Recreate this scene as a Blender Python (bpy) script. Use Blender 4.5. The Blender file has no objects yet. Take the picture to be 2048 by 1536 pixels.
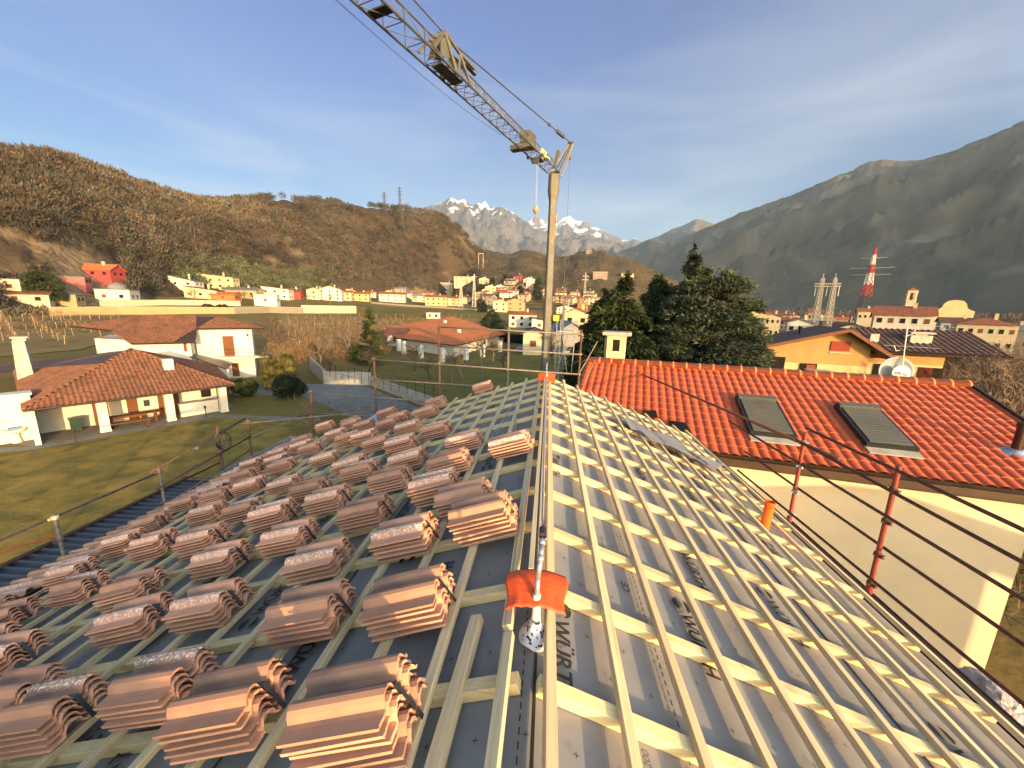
import bpy, bmesh, math, random
import numpy as np
from mathutils import Vector, Matrix, noise as mn
R=math.radians
sc=bpy.context.scene
COL=sc.collection
rng=np.random.default_rng(7); random.seed(7)
# ---------------- camera (photo 2048x1536, f=769 px) ----------------
FPX=769.; CAM=np.array([0.02,0.0,9.5]); PITCH=R(-11.6); ROLL=R(1.5); YAW=R(5.2)
FW=np.array([-math.sin(YAW)*math.cos(PITCH),math.cos(YAW)*math.cos(PITCH),math.sin(PITCH)])
_r0=np.array([math.cos(YAW),math.sin(YAW),0.]); _u0=np.cross(_r0,FW)
RT=_r0*math.cos(ROLL)+_u0*math.sin(ROLL); UP=_u0*math.cos(ROLL)-_r0*math.sin(ROLL)
cd=bpy.data.cameras.new('camera'); cam=bpy.data.objects.new('camera',cd); COL.objects.link(cam)
cd.sensor_fit='HORIZONTAL'; cd.sensor_width=36; cd.lens=36*FPX/2048; cd.clip_start=.05; cd.clip_end=40000
cam.matrix_world=Matrix(((RT[0],UP[0],-FW[0],CAM[0]),(RT[1],UP[1],-FW[1],CAM[1]),(RT[2],UP[2],-FW[2],CAM[2]),(0,0,0,1)))
sc.camera=cam
# ---------------- light ----------------
SUN_EL=7.4; TRAVEL_AZ=-36.0       # light travels towards this azimuth (deg, from +Y, + is right)
SKY_STR=.115; SUN_STR=3.3; EXPO=1.30; HAZE=6e-5
tx,ty=math.sin(R(TRAVEL_AZ)),math.cos(R(TRAVEL_AZ))
SD=Vector((tx*math.cos(R(SUN_EL)),ty*math.cos(R(SUN_EL)),-math.sin(R(SUN_EL))))
sl=bpy.data.lights.new('sun','SUN'); sl.energy=SUN_STR; sl.angle=R(.55); sl.color=(1,.69,.35)
so=bpy.data.objects.new('sun',sl); COL.objects.link(so); so.rotation_euler=SD.to_track_quat('-Z','Y').to_euler(); so.location=(30,-40,40)
w=bpy.data.worlds.new('World'); sc.world=w; w.use_nodes=True; nt=w.node_tree; nt.nodes.clear()
def N(nt,t,**k):
    n=nt.nodes.new(t)
    for a,b in k.items(): setattr(n,a,b)
    return n
out=N(nt,'ShaderNodeOutputWorld'); bg=N(nt,'ShaderNodeBackground'); sky=N(nt,'ShaderNodeTexSky',sky_type='NISHITA')
sky.sun_disc=False; sky.sun_elevation=R(SUN_EL); sky.sun_rotation=R(TRAVEL_AZ+180); sky.air_density=1.0; sky.dust_density=1.0; sky.ozone_density=1.6; sky.altitude=300
tc=N(nt,'ShaderNodeTexCoord'); mp=N(nt,'ShaderNodeMapping'); mp.inputs['Scale'].default_value=(1.1,1.1,5.5); mp.inputs['Rotation'].default_value=(0,R(-14),R(20))
nz=N(nt,'ShaderNodeTexNoise'); nz.inputs['Scale'].default_value=1.5; nz.inputs['Detail'].default_value=9; nz.inputs['Roughness'].default_value=.50; nz.inputs['Distortion'].default_value=.5
rp_=N(nt,'ShaderNodeValToRGB'); rp_.color_ramp.elements[0].position=.44; rp_.color_ramp.elements[1].position=.80
sx=N(nt,'ShaderNodeSeparateXYZ'); hr=N(nt,'ShaderNodeMapRange'); hr.inputs[1].default_value=0.02; hr.inputs[2].default_value=.55; hr.inputs[3].default_value=.9; hr.inputs[4].default_value=.22
ml=N(nt,'ShaderNodeMath',operation='MULTIPLY'); mix=N(nt,'ShaderNodeMix',data_type='RGBA'); mix.inputs['B'].default_value=(4.4,4.7,5.1,1)
hs=N(nt,'ShaderNodeHueSaturation'); hs.inputs['Saturation'].default_value=1.1
L=nt.links.new
L(tc.outputs['Generated'],mp.inputs[0]); L(mp.outputs[0],nz.inputs['Vector']); L(nz.outputs['Fac'],rp_.inputs[0]); L(tc.outputs['Generated'],sx.inputs[0]); L(sx.outputs['Z'],hr.inputs[0])
L(rp_.outputs[0],ml.inputs[0]); L(hr.outputs[0],ml.inputs[1]); L(ml.outputs[0],mix.inputs['Factor']); L(sky.outputs[0],hs.inputs['Color']); 
# fill added to the sky: brightened and warmed towards the low sun, dimmed ahead
zm=N(nt,'ShaderNodeMapRange'); zm.inputs[1].default_value=.02; zm.inputs[2].default_value=.5; L(sx.outputs['Z'],zm.inputs[0])
zt_=N(nt,'ShaderNodeMix',data_type='RGBA'); zt_.inputs['A'].default_value=(.92,.97,.99,1); zt_.inputs['B'].default_value=(.20,.57,1.25,1)
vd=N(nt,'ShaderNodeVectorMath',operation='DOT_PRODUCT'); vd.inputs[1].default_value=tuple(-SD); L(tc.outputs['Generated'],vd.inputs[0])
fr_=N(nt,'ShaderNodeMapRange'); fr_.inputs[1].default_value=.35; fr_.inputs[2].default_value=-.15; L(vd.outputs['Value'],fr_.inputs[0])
zf=N(nt,'ShaderNodeMath',operation='MULTIPLY'); L(zm.outputs[0],zf.inputs[0]); L(fr_.outputs[0],zf.inputs[1]); L(zf.outputs[0],zt_.inputs['Factor'])
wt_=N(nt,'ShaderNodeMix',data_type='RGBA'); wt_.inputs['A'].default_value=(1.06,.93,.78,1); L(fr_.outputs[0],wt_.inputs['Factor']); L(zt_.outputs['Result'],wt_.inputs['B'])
tn=N(nt,'ShaderNodeVectorMath',operation='MULTIPLY'); L(wt_.outputs['Result'],tn.inputs[1]); L(hs.outputs[0],tn.inputs[0]); L(tn.outputs['Vector'],mix.inputs['A'])
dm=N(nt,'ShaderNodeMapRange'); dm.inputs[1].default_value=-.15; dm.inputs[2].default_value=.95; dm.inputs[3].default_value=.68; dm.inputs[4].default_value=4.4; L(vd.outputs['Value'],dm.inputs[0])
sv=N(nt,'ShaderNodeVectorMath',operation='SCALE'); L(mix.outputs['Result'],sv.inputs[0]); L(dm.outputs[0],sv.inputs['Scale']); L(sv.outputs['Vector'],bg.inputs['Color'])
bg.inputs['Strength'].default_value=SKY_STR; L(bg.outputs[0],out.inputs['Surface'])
vs=sc.view_settings; vs.view_transform='Standard'; vs.look='None'; vs.gamma=1; vs.exposure=EXPO
sc.cycles.max_bounces=6; sc.cycles.diffuse_bounces=3; sc.cycles.volume_bounces=0; sc.cycles.transparent_max_bounces=6
sc.cycles.use_denoising=True
# ---------------- helpers ----------------
def ray(x,y): return FW+RT*(x-1024)/FPX+UP*(768-y)/FPX
def hz(x,y,z): d=ray(x,y); return CAM+d*((z-CAM[2])/d[2])
def hy(x,y,Y): d=ray(x,y); return CAM+d*((Y-CAM[1])/d[1])
def hx(x,y,X): d=ray(x,y); return CAM+d*((X-CAM[0])/d[0])
def hp(x,y,P0,n):
    d=ray(x,y); n=np.asarray(n,float); return CAM+d*(np.dot(np.asarray(P0)-CAM,n)/np.dot(d,n))
def hd(x,y,D):   # at optical depth D
    return CAM+ray(x,y)*D
def nrm(v): v=np.asarray(v,float); return v/np.linalg.norm(v)
OFF={}
def setp(o,label=None,cat=None,group=None,kind=None):
    if label: o['label']=label
    if cat: o['category']=cat
    if group: o['group']=group
    if kind: o['kind']=kind
    return o
def thing(name,label,cat,loc=(0,0,0),group=None,rz=0):
    o=bpy.data.objects.new(name,None); COL.objects.link(o); o.location=loc; o.rotation_euler=(0,0,rz); o.empty_display_size=.2
    OFF[o.name]=np.array(loc,float) if rz==0 else np.zeros(3)
    return setp(o,label,cat,group)
class MB:
    def __init__(s): s.v=[]; s.f=[]
    def add(s,vs,fs):
        b=len(s.v); s.v.extend([tuple(map(float,p)) for p in vs]); s.f.extend([tuple(b+i for i in f) for f in fs])
    def obox(s,c,ax,ay,az):   # centre and three half-axis vectors
        c,ax,ay,az=[np.asarray(t,float) for t in (c,ax,ay,az)]
        if np.dot(np.cross(ax,ay),az)<0: ax=-ax
        vs=[c+i*ax+j*ay+k*az for k in(-1,1) for j in(-1,1) for i in(-1,1)]
        s.add(vs,[(0,2,3,1),(4,5,7,6),(0,1,5,4),(2,6,7,3),(0,4,6,2),(1,3,7,5)])
    def box(s,x0,y0,z0,x1,y1,z1,rz=0,o=(0,0,0)):
        c=np.array([(x0+x1)/2,(y0+y1)/2,(z0+z1)/2]); cs,sn=math.cos(rz),math.sin(rz)
        cc=np.array([c[0]*cs-c[1]*sn,c[0]*sn+c[1]*cs,c[2]])+np.asarray(o)
        s.obox(cc,np.array([cs,sn,0])*(x1-x0)/2,np.array([-sn,cs,0])*(y1-y0)/2,(0,0,(z1-z0)/2))
    def beam(s,p,q,w,h,up=(0,0,1)):
        p,q=np.asarray(p,float),np.asarray(q,float); d=q-p; dn=nrm(d); u=np.asarray(up,float); sd=np.cross(dn,u)
        if np.linalg.norm(sd)<1e-5: sd=np.cross(dn,(1,0,0))
        sd=nrm(sd); uu=np.cross(sd,dn); s.obox((p+q)/2,d/2,sd*w/2,uu*h/2)
    def tube(s,p,q,r,n=8,r2=None,cap=True):
        p,q=np.asarray(p,float),np.asarray(q,float); r2=r if r2 is None else r2; d=nrm(q-p)
        a=nrm(np.cross(d,(0,0,1) if abs(d[2])<.9 else (1,0,0))); b=np.cross(d,a); vs=[]
        for (c,rr) in ((p,r),(q,r2)):
            for i in range(n):
                t=2*math.pi*i/n; vs.append(c+a*rr*math.cos(t)+b*rr*math.sin(t))
        fs=[(i,(i+1)%n,n+(i+1)%n,n+i) for i in range(n)]
        if cap: fs+=[tuple(range(n-1,-1,-1)),tuple(range(n,2*n))]
        s.add(vs,fs)
    def path(s,pts,r,n=6):
        for a,b in zip(pts[:-1],pts[1:]): s.tube(a,b,r,n)
    def poly(s,pts): s.add(pts,[tuple(range(len(pts)))])
    def prism(s,pts,vec):   # polygon extruded by vec
        pts=[np.asarray(p,float) for p in pts]; v=np.asarray(vec,float); n=len(pts)
        s.add(pts+[p+v for p in pts],[tuple(range(n-1,-1,-1)),tuple(range(n,2*n))]+[(i,(i+1)%n,n+(i+1)%n,n+i) for i in range(n)])
    def lathe(s,c,prof,n=16,axis=(0,0,1)):   # prof [(r,z)]
        c=np.asarray(c,float); d=nrm(axis); a=nrm(np.cross(d,(1,0,0) if abs(d[0])<.9 else (0,1,0))); b=np.cross(d,a); vs=[]
        for r,z in prof:
            for i in range(n):
                t=2*math.pi*i/n; vs.append(c+d*z+a*r*math.cos(t)+b*r*math.sin(t))
        fs=[(k*n+i,k*n+(i+1)%n,(k+1)*n+(i+1)%n,(k+1)*n+i) for k in range(len(prof)-1) for i in range(n)]
        fs+=[tuple(range(n-1,-1,-1)),tuple(range((len(prof)-1)*n,len(prof)*n))]
        s.add(vs,fs)
def obj(name,mb,m,parent=None,smooth=False,fixn=True,bevel=0):
    off=OFF.get(parent.name,np.zeros(3)) if parent is not None else np.zeros(3)
    me=bpy.data.meshes.new(name)
    v=np.array(mb.v,float)-off if len(mb.v) else np.zeros((0,3))
    me.from_pydata(v.tolist(),[],mb.f); me.update()
    if fixn or bevel:
        b=bmesh.new(); b.from_mesh(me)
        if bevel:
            bmesh.ops.bevel(b,geom=[e for e in b.edges if e.is_manifold and e.calc_face_angle(0)>.5],offset=bevel,segments=1,affect='EDGES',clamp_overlap=True)
        bmesh.ops.recalc_face_normals(b,faces=b.faces); b.to_mesh(me); b.free()
    if smooth: me.polygons.foreach_set('use_smooth',[True]*len(me.polygons))
    me.materials.append(m); o=bpy.data.objects.new(name,me); COL.objects.link(o)
    if parent is not None: o.parent=parent
    OFF[o.name]=off
    return o
def copy_tree(o,parent=None):
    c=o.copy(); COL.objects.link(c); c.parent=parent; OFF[c.name]=OFF.get(o.name,np.zeros(3))
    for ch in o.children: copy_tree(ch,c)
    return c
def solo(name,mb,m,label,cat,group=None,kind=None,**k):
    return setp(obj(name,mb,m,**k),label,cat,group,kind)
def struct(name,mb,m,**k): return setp(obj(name,mb,m,fixn=k.pop('fixn',False),**k),kind='structure')
# ---------------- materials ----------------
MATS={}
def mat(name,c1,c2=None,scale=5,rough=.8,metal=0,spec=.3,bump=0,bscale=None,stretch=(1,1,1),c3=None,s3=40,t3=(.6,.7),detail=5,world=False,rnd=0,t12=(.35,.65),bdist=.02):
    if name in MATS: return MATS[name]
    m=bpy.data.materials.new(name); m.use_nodes=True; nt=m.node_tree; L=nt.links.new
    b=nt.nodes['Principled BSDF']; b.inputs['Roughness'].default_value=rough; b.inputs['Metallic'].default_value=metal
    b.inputs['Specular IOR Level'].default_value=spec
    tc=N(nt,'ShaderNodeTexCoord'); mp=N(nt,'ShaderNodeMapping'); mp.inputs['Scale'].default_value=stretch
    if world:
        g=N(nt,'ShaderNodeNewGeometry'); L(g.outputs['Position'],mp.inputs[0])
    else: L(tc.outputs['Object'],mp.inputs[0])
    col=None
    c2=c2 or tuple(x*.82 for x in c1)
    n1=N(nt,'ShaderNodeTexNoise'); n1.inputs['Scale'].default_value=scale; n1.inputs['Detail'].default_value=detail; n1.inputs['Roughness'].default_value=.6; L(mp.outputs[0],n1.inputs['Vector'])
    mr=N(nt,'ShaderNodeMapRange'); mr.inputs[1].default_value=t12[0]; mr.inputs[2].default_value=t12[1]; L(n1.outputs['Fac'],mr.inputs[0])
    mx=N(nt,'ShaderNodeMix',data_type='RGBA'); mx.inputs['A'].default_value=(*c1,1); mx.inputs['B'].default_value=(*c2,1); L(mr.outputs[0],mx.inputs['Factor']); col=mx.outputs['Result']
    if c3:
        n2=N(nt,'ShaderNodeTexNoise'); n2.inputs['Scale'].default_value=s3; n2.inputs['Detail'].default_value=4; L(mp.outputs[0],n2.inputs['Vector'])
        m2=N(nt,'ShaderNodeMapRange'); m2.inputs[1].default_value=t3[0]; m2.inputs[2].default_value=t3[1]; L(n2.outputs['Fac'],m2.inputs[0])
        mx2=N(nt,'ShaderNodeMix',data_type='RGBA'); L(m2.outputs[0],mx2.inputs['Factor']); L(col,mx2.inputs['A']); mx2.inputs['B'].default_value=(*c3,1); col=mx2.outputs['Result']
    if rnd:
        oi=N(nt,'ShaderNodeObjectInfo'); m3=N(nt,'ShaderNodeMapRange'); m3.inputs[3].default_value=1-rnd; m3.inputs[4].default_value=1+rnd; L(oi.outputs['Random'],m3.inputs[0])
        h=N(nt,'ShaderNodeHueSaturation'); L(m3.outputs[0],h.inputs['Value']); L(col,h.inputs['Color']); col=h.outputs['Color']
    L(col,b.inputs['Base Color'])
    if bump:
        nb=N(nt,'ShaderNodeTexNoise'); nb.inputs['Scale'].default_value=bscale or scale*6; nb.inputs['Detail'].default_value=5; L(mp.outputs[0],nb.inputs['Vector'])
        bp=N(nt,'ShaderNodeBump'); bp.inputs['Strength'].default_value=bump; bp.inputs['Distance'].default_value=bdist; L(nb.outputs['Fac'],bp.inputs['Height']); L(bp.outputs[0],b.inputs['Normal'])
    MATS[name]=m; return m
def attrmat(name,rough=.9,scale=3,amt=.35,spec=.1):   # colour from the 'col' face-corner attribute (each plant's own colour)
    m=bpy.data.materials.new(name); m.use_nodes=True; nt=m.node_tree; L=nt.links.new; b=nt.nodes['Principled BSDF']
    b.inputs['Roughness'].default_value=rough; b.inputs['Specular IOR Level'].default_value=spec
    a=N(nt,'ShaderNodeAttribute',attribute_name='col'); g=N(nt,'ShaderNodeNewGeometry')
    mr=N(nt,'ShaderNodeMapRange'); mr.inputs[3].default_value=1-amt; mr.inputs[4].default_value=1+amt; L(g.outputs['Random Per Island'],mr.inputs[0])
    h=N(nt,'ShaderNodeHueSaturation'); L(a.outputs['Color'],h.inputs['Color']); L(mr.outputs[0],h.inputs['Value']); L(h.outputs['Color'],b.inputs['Base Color'])
    return m
def npmesh(name,V,F,m,cols=None,parent=None,smooth=False):   # V (n,3), F (k,3|4) same-size faces, cols per face
    me=bpy.data.meshes.new(name); k=F.shape[1]
    if parent is not None: V=V-OFF.get(parent.name,np.zeros(3))
    me.vertices.add(len(V)); me.vertices.foreach_set('co',V.astype(np.float32).ravel())
    me.loops.add(F.size); me.loops.foreach_set('vertex_index',F.astype(np.int32).ravel())
    me.polygons.add(len(F)); me.polygons.foreach_set('loop_start',(np.arange(len(F))*k).astype(np.int32)); me.polygons.foreach_set('loop_total',np.full(len(F),k,np.int32))
    if smooth: me.polygons.foreach_set('use_smooth',np.ones(len(F),bool))
    me.update(calc_edges=True)
    if cols is not None:
        ca=me.color_attributes.new('col','FLOAT_COLOR','CORNER'); c=np.concatenate([cols,np.ones((len(cols),1))],1); ca.data.foreach_set('color',np.repeat(c,k,axis=0).astype(np.float32).ravel())
    me.materials.append(m); o=bpy.data.objects.new(name,me); COL.objects.link(o)
    if parent is not None: o.parent=parent; OFF[o.name]=OFF.get(parent.name,np.zeros(3))
    return o
M_white=mat('white_plaster',(.60,.56,.46),(.50,.46,.36),scale=1.2,bump=.1,bscale=30)
M_cream=mat('cream_plaster',(.55,.46,.31),(.49,.41,.27),scale=1.0,bump=.12,bscale=60,bdist=.01)
M_yel=mat('yellow_plaster',(.46,.36,.17),(.40,.31,.14),scale=1.5,bump=.1,bscale=30)
M_orp=mat('ochre_plaster',(.34,.20,.065),(.29,.165,.055),scale=1.5,bump=.1,bscale=30)
M_concrete=mat('concrete',(.36,.33,.28),(.24,.22,.18),scale=2.5,bump=.2)
M_wood_br=mat('brown_shutter_wood',(.16,.06,.02),(.10,.035,.012),scale=6,stretch=(1,1,8))
M_dark=mat('dark_opening',(.012,.010,.009),(.02,.017,.014),scale=2,rough=.9,spec=.05)
M_glass=mat('window_glass',(.025,.03,.035),(.04,.045,.05),scale=3,rough=.2,spec=.5)
M_rust=mat('rusty_tube',(.13,.055,.03),(.07,.04,.028),scale=9,rough=.65,metal=.25,c3=(.22,.09,.04),s3=25,bump=.15)
M_redp=mat('red_painted_tube',(.26,.045,.028),(.15,.035,.025),scale=8,rough=.5,c3=(.10,.05,.035),s3=22)
M_galv=mat('galvanised_steel',(.38,.40,.42),(.26,.28,.29),scale=14,rough=.42,metal=.6)
M_galvd=mat('weathered_galvanised_tube',(.20,.17,.14),(.13,.10,.08),scale=12,rough=.5,metal=.35,c3=(.3,.14,.06),s3=14)
M_bronze=mat('brown_metal_gutter',(.075,.042,.024),(.05,.03,.018),scale=3,rough=.38,metal=.4,spec=.5)
M_black=mat('black_rubber',(.015,.015,.016),(.025,.025,.025),rough=.5)
M_orange=mat('orange_bitumen_tape',(.62,.085,.012),(.5,.055,.008),scale=30,rough=.42,spec=.5,bump=.5,bscale=70,stretch=(.4,3,3),bdist=.004)
M_opipe=mat('orange_plastic_pipe',(.85,.13,.012),(.8,.11,.01),rough=.35,spec=.5)
# ---------------- terrain ----------------
def fbm(x,y,z,o=5): return mn.fractal(Vector((x,y,z)),.9,2.1,o)
def az_of(px):
    d=ray(px,612); return math.atan2(d[0],d[1])
AZ=[az_of(p) for p in (-400,0,400,800,1000,1200,1500,2048,2500)]
KZ=[.075,.075,.066,.042,.034,.02,.006,0,0]; RZ=[105,105,110,125,130,150,250,400,500]
def Tz(x,y):
    r=math.hypot(x,y); a=math.atan2(x,y)
    if y<0: return 0.0
    k=float(np.interp(a,AZ,KZ)); r0=float(np.interp(a,AZ,RZ))
    t=max(0.,r-r0); z=k*min(t,320)*(1-math.exp(-t/60.))
    return z
def hit(px,py,rmax=1500):
    d=ray(px,py); p=CAM.copy(); st=1.0/np.linalg.norm(d[:2]); 
    t=3*st
    while t*np.linalg.norm(d[:2])<rmax:
        q=CAM+d*t
        if q[2]<=Tz(q[0],q[1]):
            lo,hi=t-st,t
            for _ in range(12):
                m=(lo+hi)/2; q=CAM+d*m
                if q[2]<=Tz(q[0],q[1]): hi=m
                else: lo=m
            return CAM+d*hi
        t+=st
    return CAM+d*t
def at_r(px,py,r):
    d=ray(px,py); return CAM+d*(r/np.linalg.norm(d[:2]))
M_ground=mat('winter_grass_ground',(.21,.145,.05),(.14,.095,.035),scale=.035,world=True,c3=(.12,.11,.032),s3=.11,t3=(.5,.65),bump=.35,bscale=1.4,bdist=.25,rough=1,spec=.05,detail=9)
n_a,n_r=260,120
rs=np.concatenate([np.linspace(0.5,120,40),np.geomspace(123,16000,80)]); aa=np.linspace(-math.pi,math.pi,n_a,endpoint=False)
V=[];F=[]
for i,r in enumerate(rs):
    for a in aa:
        x,y=r*math.sin(a),r*math.cos(a); x=max(-3900,min(3900,x)); y=max(-140,min(10700,y)); V.append((x,y,Tz(x,y)-.0+(0 if r<90 else .25*min(1,(r-90)/60)*fbm(x*.03,y*.03,0))))
for i in range(len(rs)-1):
    for j in range(n_a):
        j2=(j+1)%n_a; F.append((i*n_a+j,(i+1)*n_a+j,(i+1)*n_a+j2,i*n_a+j2))
g=npmesh('ground',np.array(V),np.array(F),M_ground,smooth=True); setp(g,kind='structure')
b=bmesh.new(); b.from_mesh(g.data)
bmesh.ops.contextual_create(b,geom=[v for v in b.verts if v.index<n_a]) if False else None
b.free()
LAY={}
def layer(name,m,px0,px1,step,crest,rc,foot_r,foot_z,rows,prof=1.0,relief=0,rfreq=60,crough=0,seed=0,back=.25,steep=None,kind='structure',warp=.6,off=0):
    """crest: [(px,py)], rc/foot_r: [(px,r)] ; builds hillside from foot to crest at real distances"""
    pxs=np.arange(px0,px1+.1,step); cy=np.interp(pxs,*zip(*crest)); RC=np.interp(pxs,*zip(*rc)); RF=np.interp(pxs,*zip(*foot_r))
    nu=len(pxs); G=np.zeros((rows+3,nu,3))
    for j,px in enumerate(pxs):
        c=cy[j]-crough*fbm(px*.045,seed,3.3,7)
        d=ray(px,c); dh=d[:2]/np.linalg.norm(d[:2]); m_=d[2]/np.linalg.norm(d[:2]); zc=CAM[2]+m_*RC[j]
        zf=Tz(*(dh*RF[j]))-3 if foot_z is None else foot_z
        for i in range(rows+1):
            v=i/rows; r=RF[j]+(RC[j]-RF[j])*v
            h=v**prof if steep is None else float(np.interp(v,*steep))
            z=zf+(zc-zf)*h; wn=math.sin(math.pi*min(1,v*1.0))**.7 if v<1 else 0
            if relief:
                wx,wy=dh[0]*r/rfreq,dh[1]*r/rfreq; wq=warp*fbm(wx*.6,wy*.6,seed+5,3); n1=fbm(wx+wq,wy-wq,seed*1.7,4); rg=1-abs(n1)*2.2
                n2=fbm(wx*3.3,wy*3.3,seed+9,5)
                z+=relief*wn*(rg*.8+n2*.18-.30)
            G[i,j]=(dh[0]*r,dh[1]*r,z)
        for k,(rr,zz) in enumerate(((1+back*.5,.55),(1+back,-.02))):
            G[rows+1+k,j]=(dh[0]*RC[j]*rr,dh[1]*RC[j]*rr,zc*zz+off)
    V=G.reshape(-1,3); idx=np.arange((rows+3)*nu).reshape(rows+3,nu)
    F=np.stack([idx[:-1,:-1],idx[:-1,1:],idx[1:,1:],idx[1:,:-1]],-1).reshape(-1,4)
    o=npmesh(name,V,F,m,smooth=True); setp(o,kind=kind); LAY[name]=(pxs,G[:rows+1]); return o
M_wood=mat('bare_woodland_floor',(.070,.050,.030),(.040,.030,.020),scale=.02,world=True,c3=(.16,.115,.065),s3=.013,t3=(.56,.66),bump=.6,bscale=.25,bdist=3,rough=1,spec=.03,detail=10)
layer('wooded_hill',M_wood,-500,1012,6,[(-500,250),(-200,285),(0,322),(100,327),(200,352),(300,388),(400,412),(500,408),(560,398),(620,408),(700,410),(760,418),(840,424),(880,432),(910,450),(935,478),(960,505),(985,530),(1012,575)],
 [(-500,300),(0,330),(400,440),(880,640),(1012,640)],[(-500,150),(0,165),(200,190),(400,260),(560,300),(700,380),(880,520),(1012,600)],None,46,relief=9,rfreq=60,crough=5,seed=2,
 steep=([0,.12,.3,.55,.8,1],[0,.06,.24,.58,.86,1]))
M_knoll=mat('terraced_hillside',(.14,.105,.055),(.08,.06,.035),scale=.012,world=True,c3=(.09,.09,.035),s3=.02,bump=.4,bscale=.1,bdist=3,rough=1,spec=.03,detail=9)
# terraces: thin horizontal dark/pale bands in world height
nt=M_knoll.node_tree; b=nt.nodes['Principled BSDF']; lk=b.inputs['Base Color'].links[0].from_socket
gg=N(nt,'ShaderNodeNewGeometry'); wv=N(nt,'ShaderNodeTexWave',bands_direction='Z'); wv.inputs['Scale'].default_value=.11; wv.inputs['Distortion'].default_value=3; wv.inputs['Detail'].default_value=3; wv.inputs['Detail Scale'].default_value=.05
mx=N(nt,'ShaderNodeMix',data_type='RGBA',blend_type='MULTIPLY'); mx.inputs['B'].default_value=(.45,.42,.40,1); nt.links.new(gg.outputs['Position'],wv.inputs[0]); nt.links.new(wv.outputs['Fac'],mx.inputs['Factor']); nt.links.new(lk,mx.inputs['A']); nt.links.new(mx.outputs['Result'],b.inputs['Base Color'])
layer('terraced_knoll',M_knoll,905,1540,6,[(905,500),(940,500),(975,498),(1010,508),(1050,500),(1090,510),(1130,512),(1170,503),(1200,502),(1230,510),(1260,518),(1290,532),(1330,552),(1380,575),(1440,600),(1540,625)],
 [(905,850),(1540,850)],[(905,430),(960,320),(1100,320),(1250,380),(1540,600)],None,34,relief=10,rfreq=110,crough=4,seed=4)
M_mt=mat('mountain_forest',(.085,.075,.045),(.15,.115,.07),scale=.0022,world=True,c3=(.22,.18,.12),s3=.004,t3=(.55,.7),bump=.7,bscale=.03,bdist=14,rough=1,spec=.02,detail=12)
layer('mountain_right',M_mt,1235,2500,5,[(1235,505),(1265,495),(1300,478),(1330,487),(1380,468),(1425,450),(1480,425),(1540,407),(1600,385),(1650,362),(1700,343),(1740,325),(1765,318),(1800,321),(1845,320),(1880,309),(1920,298),(1950,285),(2000,262),(2048,243),(2200,180),(2500,90)],
 [(1235,5200),(1500,3800),(2048,2900),(2500,2600)],[(1235,2200),(1500,1300),(2048,950),(2500,800)],-5,70,prof=1.12,relief=200,rfreq=800,crough=2,seed=7,back=.3,warp=.5)
layer('mountain_middle',M_mt,1180,1500,5,[(1180,530),(1260,500),(1300,480),(1330,466),(1360,452),(1390,440),(1410,441),(1430,449),(1460,462),(1500,480)],[(1180,6500),(1500,6500)],[(1180,3500),(1500,3500)],-5,40,relief=260,rfreq=800,crough=3,seed=11)
# far range with snow
M_far=mat('rocky_mountain',(.16,.14,.12),(.10,.085,.07),scale=.0012,world=True,bump=1,bscale=.012,bdist=60,rough=1,spec=.02,detail=12)
nt=M_far.node_tree; b=nt.nodes['Principled BSDF']; lk=b.inputs['Base Color'].links[0].from_socket; Lk=nt.links.new
gg=N(nt,'ShaderNodeNewGeometry'); s_=N(nt,'ShaderNodeSeparateXYZ'); Lk(gg.outputs['Position'],s_.inputs[0])
n_=N(nt,'ShaderNodeTexNoise'); n_.inputs['Scale'].default_value=.0035; n_.inputs['Detail'].default_value=8; Lk(gg.outputs['Position'],n_.inputs['Vector'])
ma=N(nt,'ShaderNodeMath',operation='MULTIPLY_ADD'); ma.inputs[1].default_value=2600; Lk(n_.outputs['Fac'],ma.inputs[0]); Lk(s_.outputs['Z'],ma.inputs[2])
mr=N(nt,'ShaderNodeMapRange'); mr.inputs[1].default_value=2950; mr.inputs[2].default_value=3080; Lk(ma.outputs[0],mr.inputs[0])
mx=N(nt,'ShaderNodeMix',data_type='RGBA'); mx.inputs['B'].default_value=(.8,.8,.8,1); Lk(mr.outputs[0],mx.inputs['Factor']); Lk(lk,mx.inputs['A']); Lk(mx.outputs['Result'],b.inputs['Base Color'])
layer('mountain_range_far',M_far,820,1330,3,[(820,440),(860,412),(880,404),(905,399),(915,402),(925,398),(940,408),(952,411),(970,404),(980,413),(1005,418),(1025,428),(1045,440),(1065,455),(1085,468),(1120,480),(1160,470),(1200,480),(1240,492),(1330,520)],
 [(820,7500),(1330,7500)],[(820,3500),(1330,3500)],-5,60,relief=420,rfreq=900,crough=7,seed=13,back=.1)
layer('snowy_peaks_far',M_far,1020,1320,3,[(1020,450),(1045,448),(1062,436),(1070,434),(1085,441),(1100,446),(1115,441),(1128,434),(1140,432),(1155,441),(1180,449),(1200,459),(1225,470),(1245,480),(1258,480),(1268,476),(1280,486),(1300,492),(1320,500)],
 [(1020,9500),(1320,9500)],[(1020,6500),(1320,6500)],-5,50,relief=420,rfreq=900,crough=6,seed=17,back=.1)
from mathutils.bvhtree import BVHTree
def _bvh(nm):
    G=LAY[nm][1]; nr,nu=G.shape[:2]; idx=np.arange(nr*nu).reshape(nr,nu); F=np.stack([idx[:-1,:-1],idx[:-1,1:],idx[1:,1:],idx[1:,:-1]],-1).reshape(-1,4)
    return BVHTree.FromPolygons([tuple(v) for v in G.reshape(-1,3)],[tuple(int(i) for i in f) for f in F])
BV=[_bvh('wooded_hill'),_bvh('terraced_knoll')]
_hit0=hit
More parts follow.
